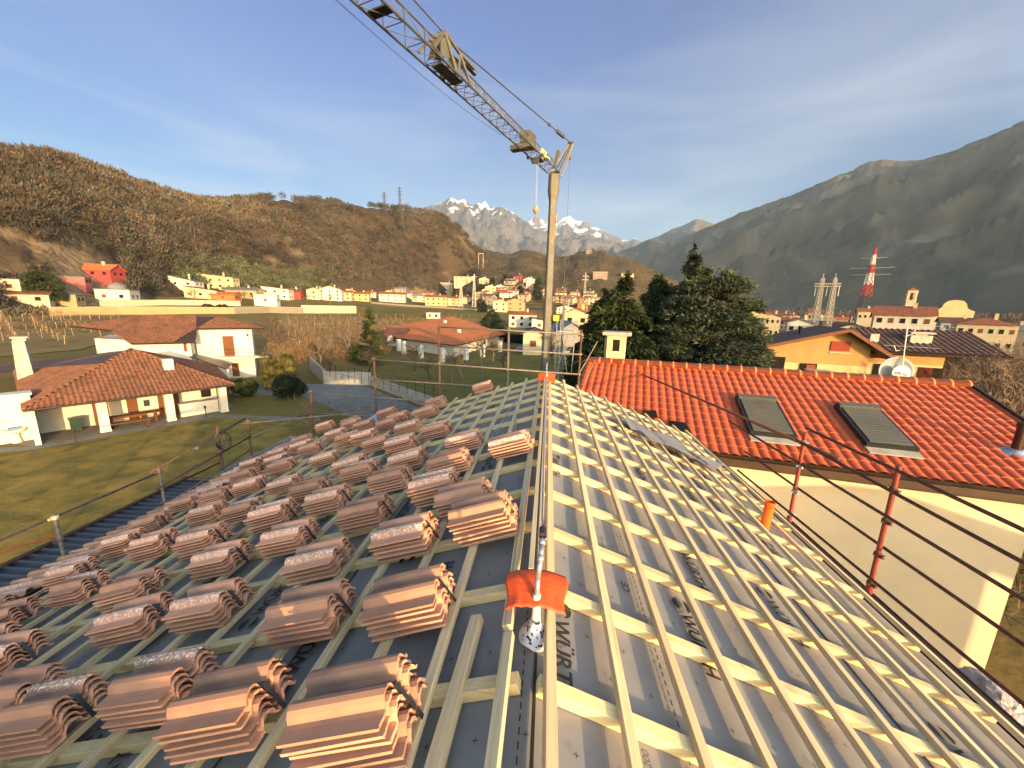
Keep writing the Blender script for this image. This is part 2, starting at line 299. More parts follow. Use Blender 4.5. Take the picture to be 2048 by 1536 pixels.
def hit(px,py,rmax=1500):
    q=_hit0(px,py,rmax); d=ray(px,py); best=np.linalg.norm(q-CAM); 
    for b in BV:
        h=b.ray_cast(Vector(CAM),Vector(d).normalized())
        if h[0] is not None and h[3]<best: best=h[3]; q=np.array(h[0])
    return q
# ---------------- generic foliage ----------------
def blades(P,size,up=.6,nper=24,thin=.12,spread=1.,col=(.09,.06,.035),cvar=.25,seed=0,flat=False):
    """P (n,3) base points, size (n,) heights -> triangles fanning up from each base like bare crowns"""
    r=np.random.default_rng(seed); n=len(P); S=np.repeat(size,nper)[:,None]; B=np.repeat(P,nper,0); k=n*nper
    d=r.normal(size=(k,3)); d/=np.linalg.norm(d,axis=1)[:,None]; q=d*(r.uniform(.05,1,(k,1))**.45)*np.array([.42*spread,.42*spread,.40])+np.array([0,0,.58])
    dr=q-np.array([0,0,.15])+r.normal(0,.22,(k,3)); dr/=np.linalg.norm(dr,axis=1)[:,None]; wv=np.cross(dr,r.normal(size=(k,3))); wv/=np.linalg.norm(wv,axis=1)[:,None]+1e-9; wv*=thin*r.uniform(.5,1.2,(k,1))
    ln=r.uniform(.14,.30,(k,1)); nt=max(1,nper//12); st=(np.arange(k)%nper)<nt   # a few are trunks
    q[st]=np.array([0,0,.0]); dr[st]=np.array([0,0,1.]); ln[st]=.6; wv[st]*=.35
    V=np.stack([B+q*S-wv*S*.5,B+q*S+wv*S*.5,B+(q+dr*ln)*S],1).reshape(-1,3); F=np.arange(3*k).reshape(-1,3)
    c=np.asarray(col) if np.ndim(col)==1 else None
    base=np.repeat((np.tile(c,(n,1)) if c is not None else np.asarray(col)),nper,0)*np.repeat(r.uniform(1-cvar,1+cvar,n),nper)[:,None]
    return V,F,base
def tufts(C,rad,nper,leaf,col,seed=0,squash=(1,1,1),shell=.55,cvar=.2):
    """ellipsoid puffs of small leaf quads: C centres (n,3), rad (n,)"""
    r=np.random.default_rng(seed); n=len(C); k=n*nper
    d=r.normal(size=(k,3)); d/=np.linalg.norm(d,axis=1)[:,None]; rr=(r.uniform(shell**3,1,k)**(1/3))[:,None]
    q=np.repeat(C,nper,0)+d*rr*np.repeat(rad,nper)[:,None]*np.asarray(squash)
    a=r.normal(size=(k,3)); a/=np.linalg.norm(a,axis=1)[:,None]; b=np.cross(a,d+r.normal(0,.5,(k,3))); b/=np.linalg.norm(b,axis=1)[:,None]+1e-9
    s=leaf*r.uniform(.6,1.4,(k,1)); V=np.stack([q-a*s-b*s*.45,q+a*s-b*s*.2,q+a*s*.8+b*s*.45,q-a*s*.7+b*s*.4],1).reshape(-1,3); F=np.arange(4*k).reshape(-1,4)
    col=np.asarray(col); base=np.repeat(np.tile(col,(n,1)) if col.ndim==1 else col,nper,0)*np.repeat(r.uniform(1-cvar,1+cvar,n),nper)[:,None]
    return V,F,base
M_leaf=attrmat('foliage'); M_twig=attrmat('bare_twigs',amt=.3)
def surf_pts(name,n,u0,u1,v0,v1,seed):
    pxs,G=LAY[name]; r=np.random.default_rng(seed); nu=len(pxs); rows=G.shape[0]-1
    ju=np.interp(r.uniform(u0,u1,n),pxs,np.arange(nu)); iv=r.uniform(v0,v1,n)*rows
    j=np.clip(ju.astype(int),0,nu-2); i=np.clip(iv.astype(int),0,rows-1); fu=(ju-j)[:,None]; fv=(iv-i)[:,None]
    P=(G[i,j]*(1-fu)+G[i,j+1]*fu)*(1-fv)+(G[i+1,j]*(1-fu)+G[i+1,j+1]*fu)*fv
    return P,ju,iv/rows
def woods():
    P,ju,v=surf_pts('wooded_hill',9000,-120,1005,.03,1.0,3); r=np.random.default_rng(5)
    P2,ju2,v2=surf_pts('wooded_hill',900,-120,1000,.985,1.0,4)
    P=np.concatenate([P,P2]); n=len(P); size=r.uniform(5,8.5,n)*np.clip(np.hypot(P[:,0],P[:,1])/330,.62,1.05)
    q=np.array([fbm(p[0]*.012,p[1]*.012,p[2]*.02,4) for p in P]); pj=np.array([proj(p) for p in P]); ol=(pj[:,0]>330)&(pj[:,0]<640)&(pj[:,1]>505+(pj[:,0]-330)*.10)&(r.uniform(0,1,len(P))<.75); cl=np.zeros(len(P),bool)
    for x0,x1,y0,y1 in ((98,250,512,620),(0,330,588,640),(330,760,566,640),(760,960,585,640),(875,960,545,600)): cl|=(pj[:,0]>x0)&(pj[:,0]<x1)&(pj[:,1]>y0)&(pj[:,1]<y1)
    keep=(q>-.42)&~ol&~cl; P,size,q=P[keep],size[keep],q[keep]
    pal=np.array([(.064,.051,.036),(.048,.040,.030),(.084,.056,.033),(.070,.061,.046),(.055,.056,.034)]); c=pal[r.integers(0,5,len(P))]*np.clip(1+q*.7,.55,1.5)[:,None]
    V,F,B=blades(P,size,nper=40,thin=.10,spread=1.1,col=c,seed=6,cvar=.35)
    setp(npmesh('bare_wood',V,F,M_twig,B),'dense brown leafless wood covering the long hill on the left','woodland',kind='stuff')
    # olive grove and evergreen scrub at the hill foot
    P,_,_=surf_pts('wooded_hill',1000,330,660,.0,.42,8); r=np.random.default_rng(9)
    pr=np.array([proj(p) for p in P]); ok=(pr[:,1]>500+ (pr[:,0]-330)*.14)&(pr[:,1]<566+(pr[:,0]-330)*.07)
    P=P[ok]; V,F,B=tufts(P+[0,0,2.2],r.uniform(1.8,3.6,len(P)),100,.40,(.085,.092,.045),seed=10,squash=(1,1,.9),cvar=.5)
    setp(npmesh('olive_grove',V,F,M_leaf,B),'band of grey-green olive trees at the foot of the brown hill','olive grove',kind='stuff')
def proj(p):
    q=np.asarray(p)-CAM; w=q@FW; return 1024+FPX*(q@RT)/w,768-FPX*(q@UP)/w
woods()
P,_,_=surf_pts('terraced_knoll',900,910,1400,.05,1,21); r=np.random.default_rng(22)
V,F,B=blades(P,r.uniform(5,9,len(P)),nper=22,thin=.1,spread=1.1,col=(.075,.06,.04),seed=23); setp(npmesh('knoll_scrub',V,F,M_twig,B),'dark leafless scrub on the terraced knoll in the middle distance','scrub',kind='stuff')
r=np.random.default_rng(31); P=[]
for _ in range(420):
    px=r.uniform(1490,2100); rr=r.uniform(560,820); q=at_r(px,600,rr); P.append((q[0],q[1],0))
V,F,B=blades(np.array(P),r.uniform(9,15,len(P)),nper=30,thin=.07,spread=.8,col=(.10,.07,.045),seed=33); setp(npmesh('valley_wood',V,F,M_twig,B),'line of leafless trees behind the town at the foot of the dark mountain','woodland',kind='stuff')
# ---------------- the roof being retiled ----------------
SL,SR=.33,.37            # slopes left / right
ZT=CAM[2]-1.55           # virtual apex of the batten tops
BW,BH,CH=.05,.038,.058     # batten width, height, counter-batten height
YN,YF=-2.2,9.05; XL,XR=-6.75,3.42
def zs(x,lift=0): return ZT-(SL*-x if x<0 else SR*x)+lift
def Wm(name,stretch,c1=(.68,.53,.30),c2=(.54,.40,.22)):
    return mat(name,c1,c2,scale=1,stretch=stretch,rough=.65,spec=.25,c3=(.38,.24,.11),s3=.35,t3=(.66,.76),bump=.15,bscale=2,rnd=.16,detail=6,bdist=.004)
M_wy=Wm('pine_grain_along_ridge',(55,1.5,55)); M_wx=Wm('pine_grain_down_slope',(1.5,55,55),(.72,.55,.28),(.60,.44,.21))
M_mem=mat('grey_roof_membrane',(.25,.235,.215),(.215,.20,.185),scale=3,rough=.85,spec=.12,bump=.25,bscale=9,bdist=.012,c3=(.24,.24,.25),s3=1.2)
M_ink=mat('black_print',(.02,.02,.021),(.028,.028,.028),rough=.6)
M_inkg=mat('grey_print',(.045,.045,.047),(.05,.05,.052),rough=.6)
house=thing('house_under_construction','cream house whose stripped roof of grey membrane and pale battens fills the foreground','house',(0,3,0))
mb=MB(); mb.box(XL+.5,YN+.3,0,XR-.35,YF-.3,5.3); 
obj('wall',mb,M_cream,house)
def slab(x0,x1,lift,th,mb=None):
    mb=mb or MB(); a=(x0,YN,zs(x0,lift)); b=(x1,YN,zs(x1,lift)); mb.prism([a,b,(b[0],YN,b[2]-th),(a[0],YN,a[2]-th)],(0,YF-YN,0)); return mb
lm=-(BH+CH)              # membrane surface under the batten tops
# membrane as a gently wrinkled sheet on each slope
def memb(x0,x1,nm):
    nx,ny=90,140; V=[];F=[]
    for j in range(ny+1):
        for i in range(nx+1):
            x=x0+(x1-x0)*i/nx; y=YN+(YF-YN)*j/ny
            h=.005*mn.noise(Vector((x*3,y*.5,2)))+.010*max(0,mn.noise(Vector((x*1.1+3,y*.35,7))))-.006
            V.append((x,y,zs(x,lm)+h))
    for j in range(ny):
        for i in range(nx):
            a=j*(nx+1)+i; F.append((a,a+1,a+nx+2,a+nx+1))
    return npmesh(nm,np.array(V),np.array(F),M_mem,parent=house,smooth=True)
memb(XL,0,'membrane'); memb(0,XR,'membrane')
obj('roof_deck',slab(XL,-.001,lm-.02,.16),M_wy,house); obj('roof_deck',slab(.001,XR,lm-.02,.16),M_wy,house)
# laps and strips of membrane running along the ridge
def strip(x0,x1,lift,m,nm,y0=YN,y1=YF):
    mb=MB(); t=.0012
    mb.prism([(x0,y0,zs(x0,lm+lift)),(x1,y0,zs(x1,lm+lift)),(x1,y0,zs(x1,lm+lift-t)),(x0,y0,zs(x0,lm+lift-t))],(0,y1-y0,0)); return obj(nm,mb,m,house)
M_lap=mat('membrane_lap_tape',(.085,.087,.092),(.075,.077,.08),scale=4,rough=.45,spec=.5)
for x in (.0,.78,2.25): strip(x+.02,x+.035,.008,M_ink,'lap_line')
for x in (-1.42,-2.9,-4.4): strip(x,x+.012,.008,M_ink,'lap_line')
for x in (-.03,.70,2.17):
    mb=MB()
    for k in range(int((YF-YN)/.05)): 
        y=YN+k*.05; mb.prism([(x,y,zs(x,lm+.008)),(x+.006,y,zs(x+.006,lm+.008)),(x+.006,y+.028,zs(x+.006,lm+.008)),(x,y+.028,zs(x,lm+.008))],(0,0,-.001))
    obj('dashed_line',mb,M_ink,house)
mb=MB()
for i in range(-33,18):
    for j in range(0,58):
        x=i*.2+.1+(j%2)*.1; y=YN+j*.2
        if XL+.1<x<XR-.1:
            for (a,b_) in ((.012,.002),(.002,.012)):
                z=lm+.009; mb.add([(x-a,y-b_,zs(x-a,z)),(x+a,y-b_,zs(x+a,z)),(x+a,y+b_,zs(x+a,z)),(x-a,y+b_,zs(x-a,z))],[(0,1,2,3)])
p=obj('printed_marks',mb,M_inkg,house,fixn=False)
# printed words
TXT={}
def txt(body,size,bold=.0,shear=0):
    k=(body,size,bold,shear)
    if k not in TXT:
        cu=bpy.data.curves.new('t','FONT'); cu.body=body; cu.size=size; cu.offset=bold; cu.shear=shear; cu.extrude=.0; cu.resolution_u=4; cu.align_x='CENTER'; cu.align_y='CENTER'
        o=bpy.data.objects.new('t',cu); me=bpy.data.meshes.new_from_object(o); bpy.data.objects.remove(o); TXT[k]=me
    return TXT[k]
def put_text(me,loc,xdir,ydir,m,parent,name='lettering'):
    me=me.copy(); me.materials.clear(); me.materials.append(m); xd=nrm(xdir); zd=nrm(np.cross(xd,nrm(ydir))); yd=np.cross(zd,xd); off=OFF.get(parent.name,np.zeros(3)) if parent else np.zeros(3)
    M=Matrix(((xd[0],yd[0],zd[0],loc[0]-off[0]),(xd[1],yd[1],zd[1],loc[1]-off[1]),(xd[2],yd[2],zd[2],loc[2]-off[2]),(0,0,0,1)))
    me.transform(M); o=bpy.data.objects.new(name,me); COL.objects.link(o); o.parent=parent; OFF[o.name]=off; return o
def memtext(body,size,x,y,dr=-1,bold=0,m=None,shear=0):
    s=-SR if x>0 else SL
    put_text(txt(body,size,bold,shear),(x,y,zs(x,lm+.017)),(0,dr,0),(dr*-1*-1 if False else (1 if dr<0 else -1),0,(1 if dr<0 else -1)*s),m or M_ink,house,'printed_lettering')
# logo mark before the word: two opposed half discs
def logo(x,y,r):
    mb=MB()
    for s in (-1,1):
        pts=[(x+s*.012+s*r*math.sin(t)*.9,y+r*math.cos(t)) for t in np.linspace(.25,math.pi-.25,12)]
        mb.add([(a,b_,zs(a,lm+.017)) for a,b_ in pts],[tuple(range(12))])
    obj('printed_logo',mb,M_ink,house,fixn=False)
for x,ys in ((.155,(1.6,3.9,6.2,8.3)),(1.30,(1.05,2.95,4.85,6.8)),(2.62,(1.9,3.9,5.9,7.8)),(1.02,(2.1,)),(1.95,(.7,2.75,4.7))):
    for y in ys: memtext('WÜRTH',.125,x,y,-1,.003); logo(x,y+.31,.058)
for x,y in ((.5,1.20),(.93,.95),(.52,2.75),(1.62,1.9),(2.3,1.5),(1.62,3.6),(.5,4.2)): memtext('WUTOP 200',.045,x,y,1 if x<.6 else -1,.0,M_inkg,.2)
def ring(x,y,r=.03):
    mb=MB(); 
    for k in range(20):
        t,u=2*math.pi*k/20,2*math.pi*(k+1)/20; q=[(x+rr*math.cos(v),y+rr*math.sin(v)) for rr,v in ((r,t),(r,u),(r*.85,u),(r*.85,t))]
        mb.add([(a,b_,zs(a,lm+.017)) for a,b_ in q],[(0,1,2,3)])
    obj('printed_logo',mb,M_inkg,house,fixn=False)
for x,y in ((.5,1.02),(.93,1.12),(.52,2.57),(1.62,2.07)): ring(x,y)
for x,y in ((.055,.98),(.62,2.35),(1.48,1.5),(-.6,3.1)): memtext('CE',.075,x,y,1,.001,M_ink)
for x,ys in ((-.62,(1.38,2.2,4.4)),(-.95,(1.3,)),(-1.35,(1.9,3.5,5.2)),(-2.05,(1.25,2.5)),(-2.4,(1.75,3.6)),(-3.1,(1.5,3.0,4.6)),(-1.0,(2.9,5.6,7.2))):
    for y in ys: memtext('WÜRTH',.125,x,y,1,.003); logo(x,y-.31,.058)
# counter battens, running down the slope
def cb(x0,x1,y,tw=0):
    mb=MB(); a=np.array((x0,y,zs(x0,-BH-CH/2-.001))); b_=np.array((x1,y+tw,zs(x1,-BH-CH/2-.001))); mb.beam(a,b_,.066,CH-.002); return obj('counter_batten',mb,M_wx,house,bevel=.002)
ys_r=[-.3+.0]; 
for k in range(17):
    y=.18+k*.575 if k>0 else -.4
    y=[-.9,-.3,.30,.86,1.40,2.0,2.62,3.22,3.84,4.45,5.05,5.66,6.27,6.88,7.5,8.1,8.8][k]
    cb(.04,XR-.02,y,random.uniform(-.01,.01)); cb(-.04,XL+.03,y+random.uniform(-.012,.012))
# tile battens, parallel to the ridge
def tb(x,y0,y1,tw=0):
    mb=MB(); s=SL if x<0 else -SR; up=nrm((-s,0,1)); c0=np.array((x,y0,zs(x,-BH/2))); c1=np.array((x+tw,y1,zs(x+tw,-BH/2))); mb.beam(c0,c1,BW,BH,up); return obj('tile_batten',mb,M_wy,house,bevel=.002)
XRs=[.095+.327*i for i in range(11)]
for i,x in enumerate(XRs):
    d=random.uniform(-.008,.008)
    if i in (7,8): tb(x,YN,6.3,d); tb(x+.004,6.32,YF+.03,d)
    else: tb(x,YN,YF+random.uniform(.0,.06),d)
XLs=[-.11-.341*i for i in range(20)]
for i,x in enumerate(XLs):
    if x<XL+.02: break
    if i==0: tb(x,YN,1.62); tb(x-.012,1.66,YF)
    else: tb(x,YN,YF+random.uniform(-.02,.05),random.uniform(-.015,.015))
# ridge boards standing on edge between the slopes
for x in (-.022,.028):
    mb=MB(); mb.beam((x,2.02,ZT-.002),(x*.8,YF,ZT-.002),.032,.05); obj('ridge_batten',mb,M_wy,house,bevel=.002)
# fascia, verge boards and eave flashing
M_flash=mat('white_eave_flashing',(.62,.62,.60),(.5,.5,.49),rough=.35,metal=.3)
mb=MB(); mb.box(XL-.10,YN,zs(XL,-.13),XL-.02,YF+.05,zs(XL,-.015)); mb.box(XL-.16,YN,zs(XL,-.14),XL-.10,YF+.05,zs(XL,-.10)); obj('eave_flashing',mb,M_flash,house)
mb=MB(); mb.box(XR+.02,YN,zs(XR,-.20),XR+.14,YF+.05,zs(XR,-.10)); obj('gutter',mb,M_bronze,house)
for a,b_ in (((0,YF+.02,ZT-.16),(XR,YF+.02,zs(XR,-.16))),((0,YF+.02,ZT-.16),(XL,YF+.02,zs(XL,-.16)))):
    mb=MB(); mb.beam(a,b_,.03,.14); obj('verge_board',mb,M_wx,house)
# ---------------- loose things on the roof ----------------
mb=MB(); p0=hp(955,1236,(0,0,zs(-.25,.045)),(SL*-1,0,1)); p1=hp(862,1560,(0,0,zs(-.25,.045)),(SL*-1,0,1))
mb.beam(p0,p1,.062,.05,(-SL,0,1)); solo('loose_batten',mb,M_wy,'short sawn batten lying loose beside the ridge near the orange tape','batten',bevel=.002)
def anchor(y,label,h=.36,lean=0):
    t=thing('ridge_anchor_post',label,'roof anchor',(0,y,ZT)); mb=MB()
    mb.lathe((0.02,y,ZT-.14),[(.030,0),(.028,.10),(.022,.14),(.020,.26)],16); obj('post_base',mb,M_white,t,smooth=True)
    mb=MB(); pts=[(0.02,y,ZT+.10),(0.02+lean*.3,y+.015,ZT+.2),(0.03+lean,y+.05,ZT+.29),(.035+lean,y+.13,ZT+.33)]
    mb.path(pts,.0145,10); mb.lathe(pts[-1],[(.010,-.02),(.019,-.012),(.020,.0),(.017,.012),(.008,.02)],12,(0,1,.2)); mb.lathe(pts[2],[(.014,-.015),(.018,-.008),(.018,.008),(.014,.015)],12,(0,1,.6)); obj('bent_rod',mb,M_galv,t,smooth=True)
    return t,pts[-1]
M_pw=mat('white_printed_sleeve',(.62,.60,.58),(.5,.48,.46),scale=8,rough=.5)
yA=1.70
t,pe=anchor(yA,'galvanised ridge anchor post in the foreground rising through an orange tape flap')
mb=MB(); n=26
for k in range(n):
    t0,t1=2*math.pi*k/n,2*math.pi*(k+1)/n
    def pr(rr,th):
        x=.02+rr*math.cos(th)*.85; y=yA-.03+rr*math.sin(th); rz=.012*math.sin(th*5) ; return (x,y,(zs(x,lm+.016)+max(0,(.09-rr))*1.2+rz*(rr/.11)*.5))
    for a,b_ in ((.025,.05),(.05,.08),(.08,.098)): mb.add([pr(a,t0),pr(b_,t0),pr(b_,t1),pr(a,t1)],[(0,1,2,3)])
sl_=obj('printed_sleeve',mb,M_pw,t,smooth=True)
mb=MB(); rr_=np.random.default_rng(3)
for k in range(46):
    th=rr_.uniform(0,2*math.pi); r0=rr_.uniform(.035,.088); dth=rr_.uniform(.12,.3)
    q=[pr(r0,th),pr(r0+.006,th),pr(r0+.007,th+dth),pr(r0,th+dth)]; mb.add([(a,b_,c+.003) for a,b_,c in q],[(0,1,2,3)])
obj('printed_lettering',mb,M_ink,sl_,fixn=False)
# orange tape flap draped over post and ridge
def flap(y,w,dn,nm_label,twist=0,seed=0):
    nx,ny=24,12; V=[];F=[]
    for j in range(ny+1):
        for i in range(nx+1):
            u=-1+2*i/nx; v=j/ny; x=.015+u*w; yy=y-.07+.20*(1-v)-(v**1.5)*.01
            z=ZT+.135-abs(u)**2*w*.22-max(0,v-.25)**1.1*dn+.004*math.sin(u*7+seed)*v+.003*math.sin(u*17+seed)*v*v
            z=max(z,zs(x,.006)-.3*(v>.4)); V.append((x+.012*math.sin(v*6+seed)*(u),yy,z))
    for j in range(ny):
        for i in range(nx): a=j*(nx+1)+i; F.append((a,a+1,a+nx+2,a+nx+1))
    o=npmesh('orange_tape_flap',np.array(V),np.array(F),M_orange,smooth=True); m=o.modifiers.new('s','SOLIDIFY'); m.thickness=.004; setp(o,nm_label,'tape flap'); return o
flap(yA+.035,.155,.07,'bright orange tape flap draped over the ridge around the nearer anchor post')
yB=8.15
t2,pe2=anchor(yB,'small ridge anchor post at the far end of the roof wrapped in orange tape',lean=-.02)
flap(yB-.02,.19,.22,'small orange tape flap hanging at the far end of the ridge',seed=2)
# steel cable between anchors with black sleeve
mb=MB(); pts=[np.array(pe)+(0,.02,0)]
for k in range(1,13): v=k/12; pts.append((1-v)*np.array(pe)+v*np.array((0.0,yB-.1,ZT+.09))+np.array((0,0,-.20*math.sin(math.pi*v)**.5*(1-v)))) 
pts=[(p[0],p[1],max(p[2],ZT+.035)) for p in pts]
cab=MB(); cab.path(pts,.006,6); cab.path([(p[0]+.022,p[1],p[2]+.004) for p in pts],.005,6)
ct=thing('safety_cable','thin steel safety cable lying along the ridge between the two anchor posts','cable',(0,3,ZT)); obj('wire',cab,M_galv,ct)
mb=MB(); mb.tube(np.array(pts[0])+(0,.03,0),np.array(pts[0])+(0,.15,-.03),.019,10); obj('black_sleeve',mb,M_black,ct)
# wire offcuts and a grey rod
mb=MB()
for k,(a,b_) in enumerate((((1040,792),(992,868)),((1032,800),(978,880)),((1044,800),(1005,850)))):
    A=hp(*a,(0,0,ZT+.06),(SL*-1,0,1)); B=hp(*b_,(0,0,ZT+.015+.02*k),(-SL,0,1)); mb.path([A,(np.array(A)+B)/2+(0.03*k,0,.05),B],.006,6)
solo('wire_offcuts',mb,M_galv,'bundle of wire ends trailing from the far end of the ridge onto the left slope','wire')
mb=MB(); A=hp(952+80,880,(0,0,ZT+.03),(-SL,0,1)); B=hp(1031,826+0,(0,0,ZT+.03),(-SL,0,1)); 
mb.tube(hp(1031,862,(0,0,ZT+.02),(-SL,0,1)),hp(1033,822,(0,0,ZT+.02),(-SL,0,1)),.009,8); solo('steel_rod',mb,M_galv,'thin grey steel rod lying on the battens behind the topmost tile stack','rod')
# orange vent pipe
mb=MB(); B=np.array((2.86,4.72,zs(2.86,-.10))); ax=nrm((.06,0,1)); mb.lathe(B,[(.055,0),(.055,.32),(.060,.32),(.060,.38),(.052,.38),(.052,.30),(.0,.30)],20,ax); solo('vent_pipe',mb,M_opipe,'short bright orange plastic vent pipe rising near the right eave','pipe',smooth=False)
# loose grey membrane sheet, far right
mb=MB(); pp=[(1247,835),(1262,838),(1300,862),(1345,872),(1378,902),(1420,918),(1448,930),(1428,940),(1385,915),(1340,892),(1300,880),(1282,862),(1262,858)]
P3=[hp(x,y,(0,0,ZT+.045),(SR,0,1)) for x,y in pp]; mb.poly([tuple(p) for p in P3]); 
o=solo('membrane_offcut',mb,mat('grey_sheet',(.26,.25,.25),(.2,.2,.2),scale=2,rough=.6,bump=.3,bscale=5),'loose grey offcut of membrane lying on the battens near the far right eave','membrane offcut',fixn=False)
m_=o.modifiers.new('s','SOLIDIFY'); m_.thickness=.004
c_=sum(P3)/len(P3)
put_text(txt('WÜRTH',.14,.005,0),c_+np.array((.42,-.30,-.145)),(.35,-.9,-.13),(1,.35,-.37),M_ink,o,'printed_lettering')
mb=MB(); q=hp(664+2,912+20,(0,0,ZT+.05),(-SL,0,1)); P=[hp(x,y,(0,0,ZT+.03),(-SL,0,1)) for x,y in ((730,842),(752,828),(756,846),(740,852))]; mb.prism([tuple(p) for p in P],(0,0,.01)); solo('blue_plastic_sheet',mb,mat('pale_blue_plastic',(.35,.48,.62),(.3,.42,.55),rough=.4),'scrap of pale blue plastic beside the stack at the far left edge of the roof','plastic sheet')
# ---------------- tile stacks ----------------
def tilemat(name,top):
    m=mat(name,(.58,.28,.16),(.48,.25,.16),scale=4,rough=.62,spec=.35,bump=.35,bscale=120,bdist=.0025,rnd=.30,c3=(.33,.18,.125),s3=2.2,t3=(.52,.62))
    nt=m.node_tree; b=nt.nodes['Principled BSDF']; lk=b.inputs['Base Color'].links[0].from_socket; Lk=nt.links.new
    oi=N(nt,'ShaderNodeObjectInfo'); tc=N(nt,'ShaderNodeTexCoord')
    # lime bloom speckle on one roll of some tiles
    if top:
        sp=N(nt,'ShaderNodeSeparateXYZ'); Lk(tc.outputs['Object'],sp.inputs[0])
        def band(lo,hi):
            a=N(nt,'ShaderNodeMapRange'); a.inputs[1].default_value=lo-.006; a.inputs[2].default_value=lo+.006; Lk(sp.outputs['Y'],a.inputs[0])
            c=N(nt,'ShaderNodeMapRange'); c.inputs[1].default_value=hi+.006; c.inputs[2].default_value=hi-.006; Lk(sp.outputs['Y'],c.inputs[0])
            m_=N(nt,'ShaderNodeMath',operation='MULTIPLY'); Lk(a.outputs[0],m_.inputs[0]); Lk(c.outputs[0],m_.inputs[1]); return m_
        b1=band(.072,.150); b2=band(.216,.285)
        sn=N(nt,'ShaderNodeTexNoise'); sn.inputs['Scale'].default_value=75; sn.inputs['Detail'].default_value=3; mp=N(nt,'ShaderNodeMapping'); mp.inputs['Scale'].default_value=(.7,1,1); Lk(tc.outputs['Object'],mp.inputs[0]); Lk(mp.outputs[0],sn.inputs['Vector'])
        mr=N(nt,'ShaderNodeMapRange'); mr.inputs[1].default_value=.47; mr.inputs[2].default_value=.66; Lk(sn.outputs['Fac'],mr.inputs[0])
        def gate(lo,src):
            g_=N(nt,'ShaderNodeMath',operation='GREATER_THAN'); g_.inputs[1].default_value=lo; Lk(src,g_.inputs[0]); return g_
        wn=N(nt,'ShaderNodeTexWhiteNoise',noise_dimensions='1D'); Lk(oi.outputs['Random'],wn.inputs['W'])
        g1=gate(.5,oi.outputs['Random']); g2=gate(.72,wn.outputs['Value'])
        a1=N(nt,'ShaderNodeMath',operation='MULTIPLY'); Lk(b1.outputs[0],a1.inputs[0]); Lk(g1.outputs[0],a1.inputs[1])
        a2=N(nt,'ShaderNodeMath',operation='MULTIPLY'); Lk(b2.outputs[0],a2.inputs[0]); Lk(g2.outputs[0],a2.inputs[1])
        ad=N(nt,'ShaderNodeMath',operation='MAXIMUM'); Lk(a1.outputs[0],ad.inputs[0]); Lk(a2.outputs[0],ad.inputs[1])
        fm=N(nt,'ShaderNodeMath',operation='MULTIPLY'); Lk(ad.outputs[0],fm.inputs[0]); Lk(mr.outputs[0],fm.inputs[1])
        f2=N(nt,'ShaderNodeMath',operation='MULTIPLY'); f2.inputs[1].default_value=.75; Lk(fm.outputs[0],f2.inputs[0])
        mx=N(nt,'ShaderNodeMix',data_type='RGBA'); mx.inputs['B'].default_value=(.86,.78,.70,1); Lk(f2.outputs[0],mx.inputs['Factor']); Lk(lk,mx.inputs['A']); Lk(mx.outputs['Result'],b.inputs['Base Color'])
    return m
M_tile=tilemat('concrete_clay_tile',False); M_tilet=tilemat('weathered_top_tile',True)
M_strap=mat('black_strap',(.018,.018,.02),(.025,.025,.026),rough=.35,spec=.6)
PF_=[(0,.0),(.010,.0),(.055,.002),(.074,.006),(.084,.034),(.098,.054),(.122,.062),(.146,.056),(.160,.040),(.168,.012),(.186,.002),(.210,.004),(.226,.012),(.236,.038),(.250,.056),(.274,.062),(.296,.054),(.310,.034),(.318,.014),(.334,.010)]
PF=[(y*.92,z*.86) for y,z in PF_]
TL=.43
def tile_bm(seed=0):
    mb=MB(); n=len(PF); r=random.Random(seed); V=[]; nx=8; th=.013
    xs=[-TL*k/nx for k in range(nx+1)]
    for s in (0,1):
        for k,x in enumerate(xs):
            for (y,z) in PF:
                rag=(r.uniform(-.004,.004) if k in(0,nx) else 0)
                V.append((x+rag,y,z+(th if s==0 else 0)))
    m=(nx+1)*n; F=[]
    for k in range(nx):
        for i in range(n-1):
            a=k*n+i; F.append((a,a+1,a+n+1,a+n)); a+=m; F.append((a,a+n,a+n+1,a+1))
    for i in range(n-1): F.append((i,i+m,i+1+m,i+1)); a=nx*n+i; F.append((a,a+1,a+1+m,a+m))
    for k in range(nx): a=k*n; F.append((a,a+n,a+n+m,a+m)); a=k*n+n-1; F.append((a,a+m,a+n+m,a+n))
    mb.add(V,F); return mb
def packproto(ntile,seed,strap=True):
    t=thing('tile_stack','x','tile stack'); pitch=.032; r=random.Random(seed)
    me=[None,None]
    for k in range(ntile):
        top=k==ntile-1; o=obj('tile',tile_bm(seed*10+k%3),M_tilet if top else M_tile,t,fixn=False)
        o.location=(-.011*k+r.uniform(-.010,.010),.004*k+r.uniform(-.005,.005),.012+pitch*k); o.rotation_euler=(0,0,r.uniform(-.022,.022))
    if strap:
        mb=MB(); zt=.012+pitch*(ntile-1)+.0155; y=.182; sx=-.011*(ntile-1)
        mb.box(-TL+sx-.004,y-.011,zt+.004,sx+.006,y+.011,zt+.007); mb.prism([(sx+.004,y-.011,zt+.007),(sx+.004,y+.011,zt+.007),(.007,y+.011,.01),(.007,y-.011,.01)],(.003,0,0)); mb.prism([(-TL+sx-.006,y-.011,zt+.007),(-TL+sx-.006,y+.011,zt+.007),(-TL-.006,y+.011,.01),(-TL-.006,y-.011,.01)],(.003,0,0))
        obj('strap',mb,M_strap,t)
    return t
def unused_place(t,x,y): pass
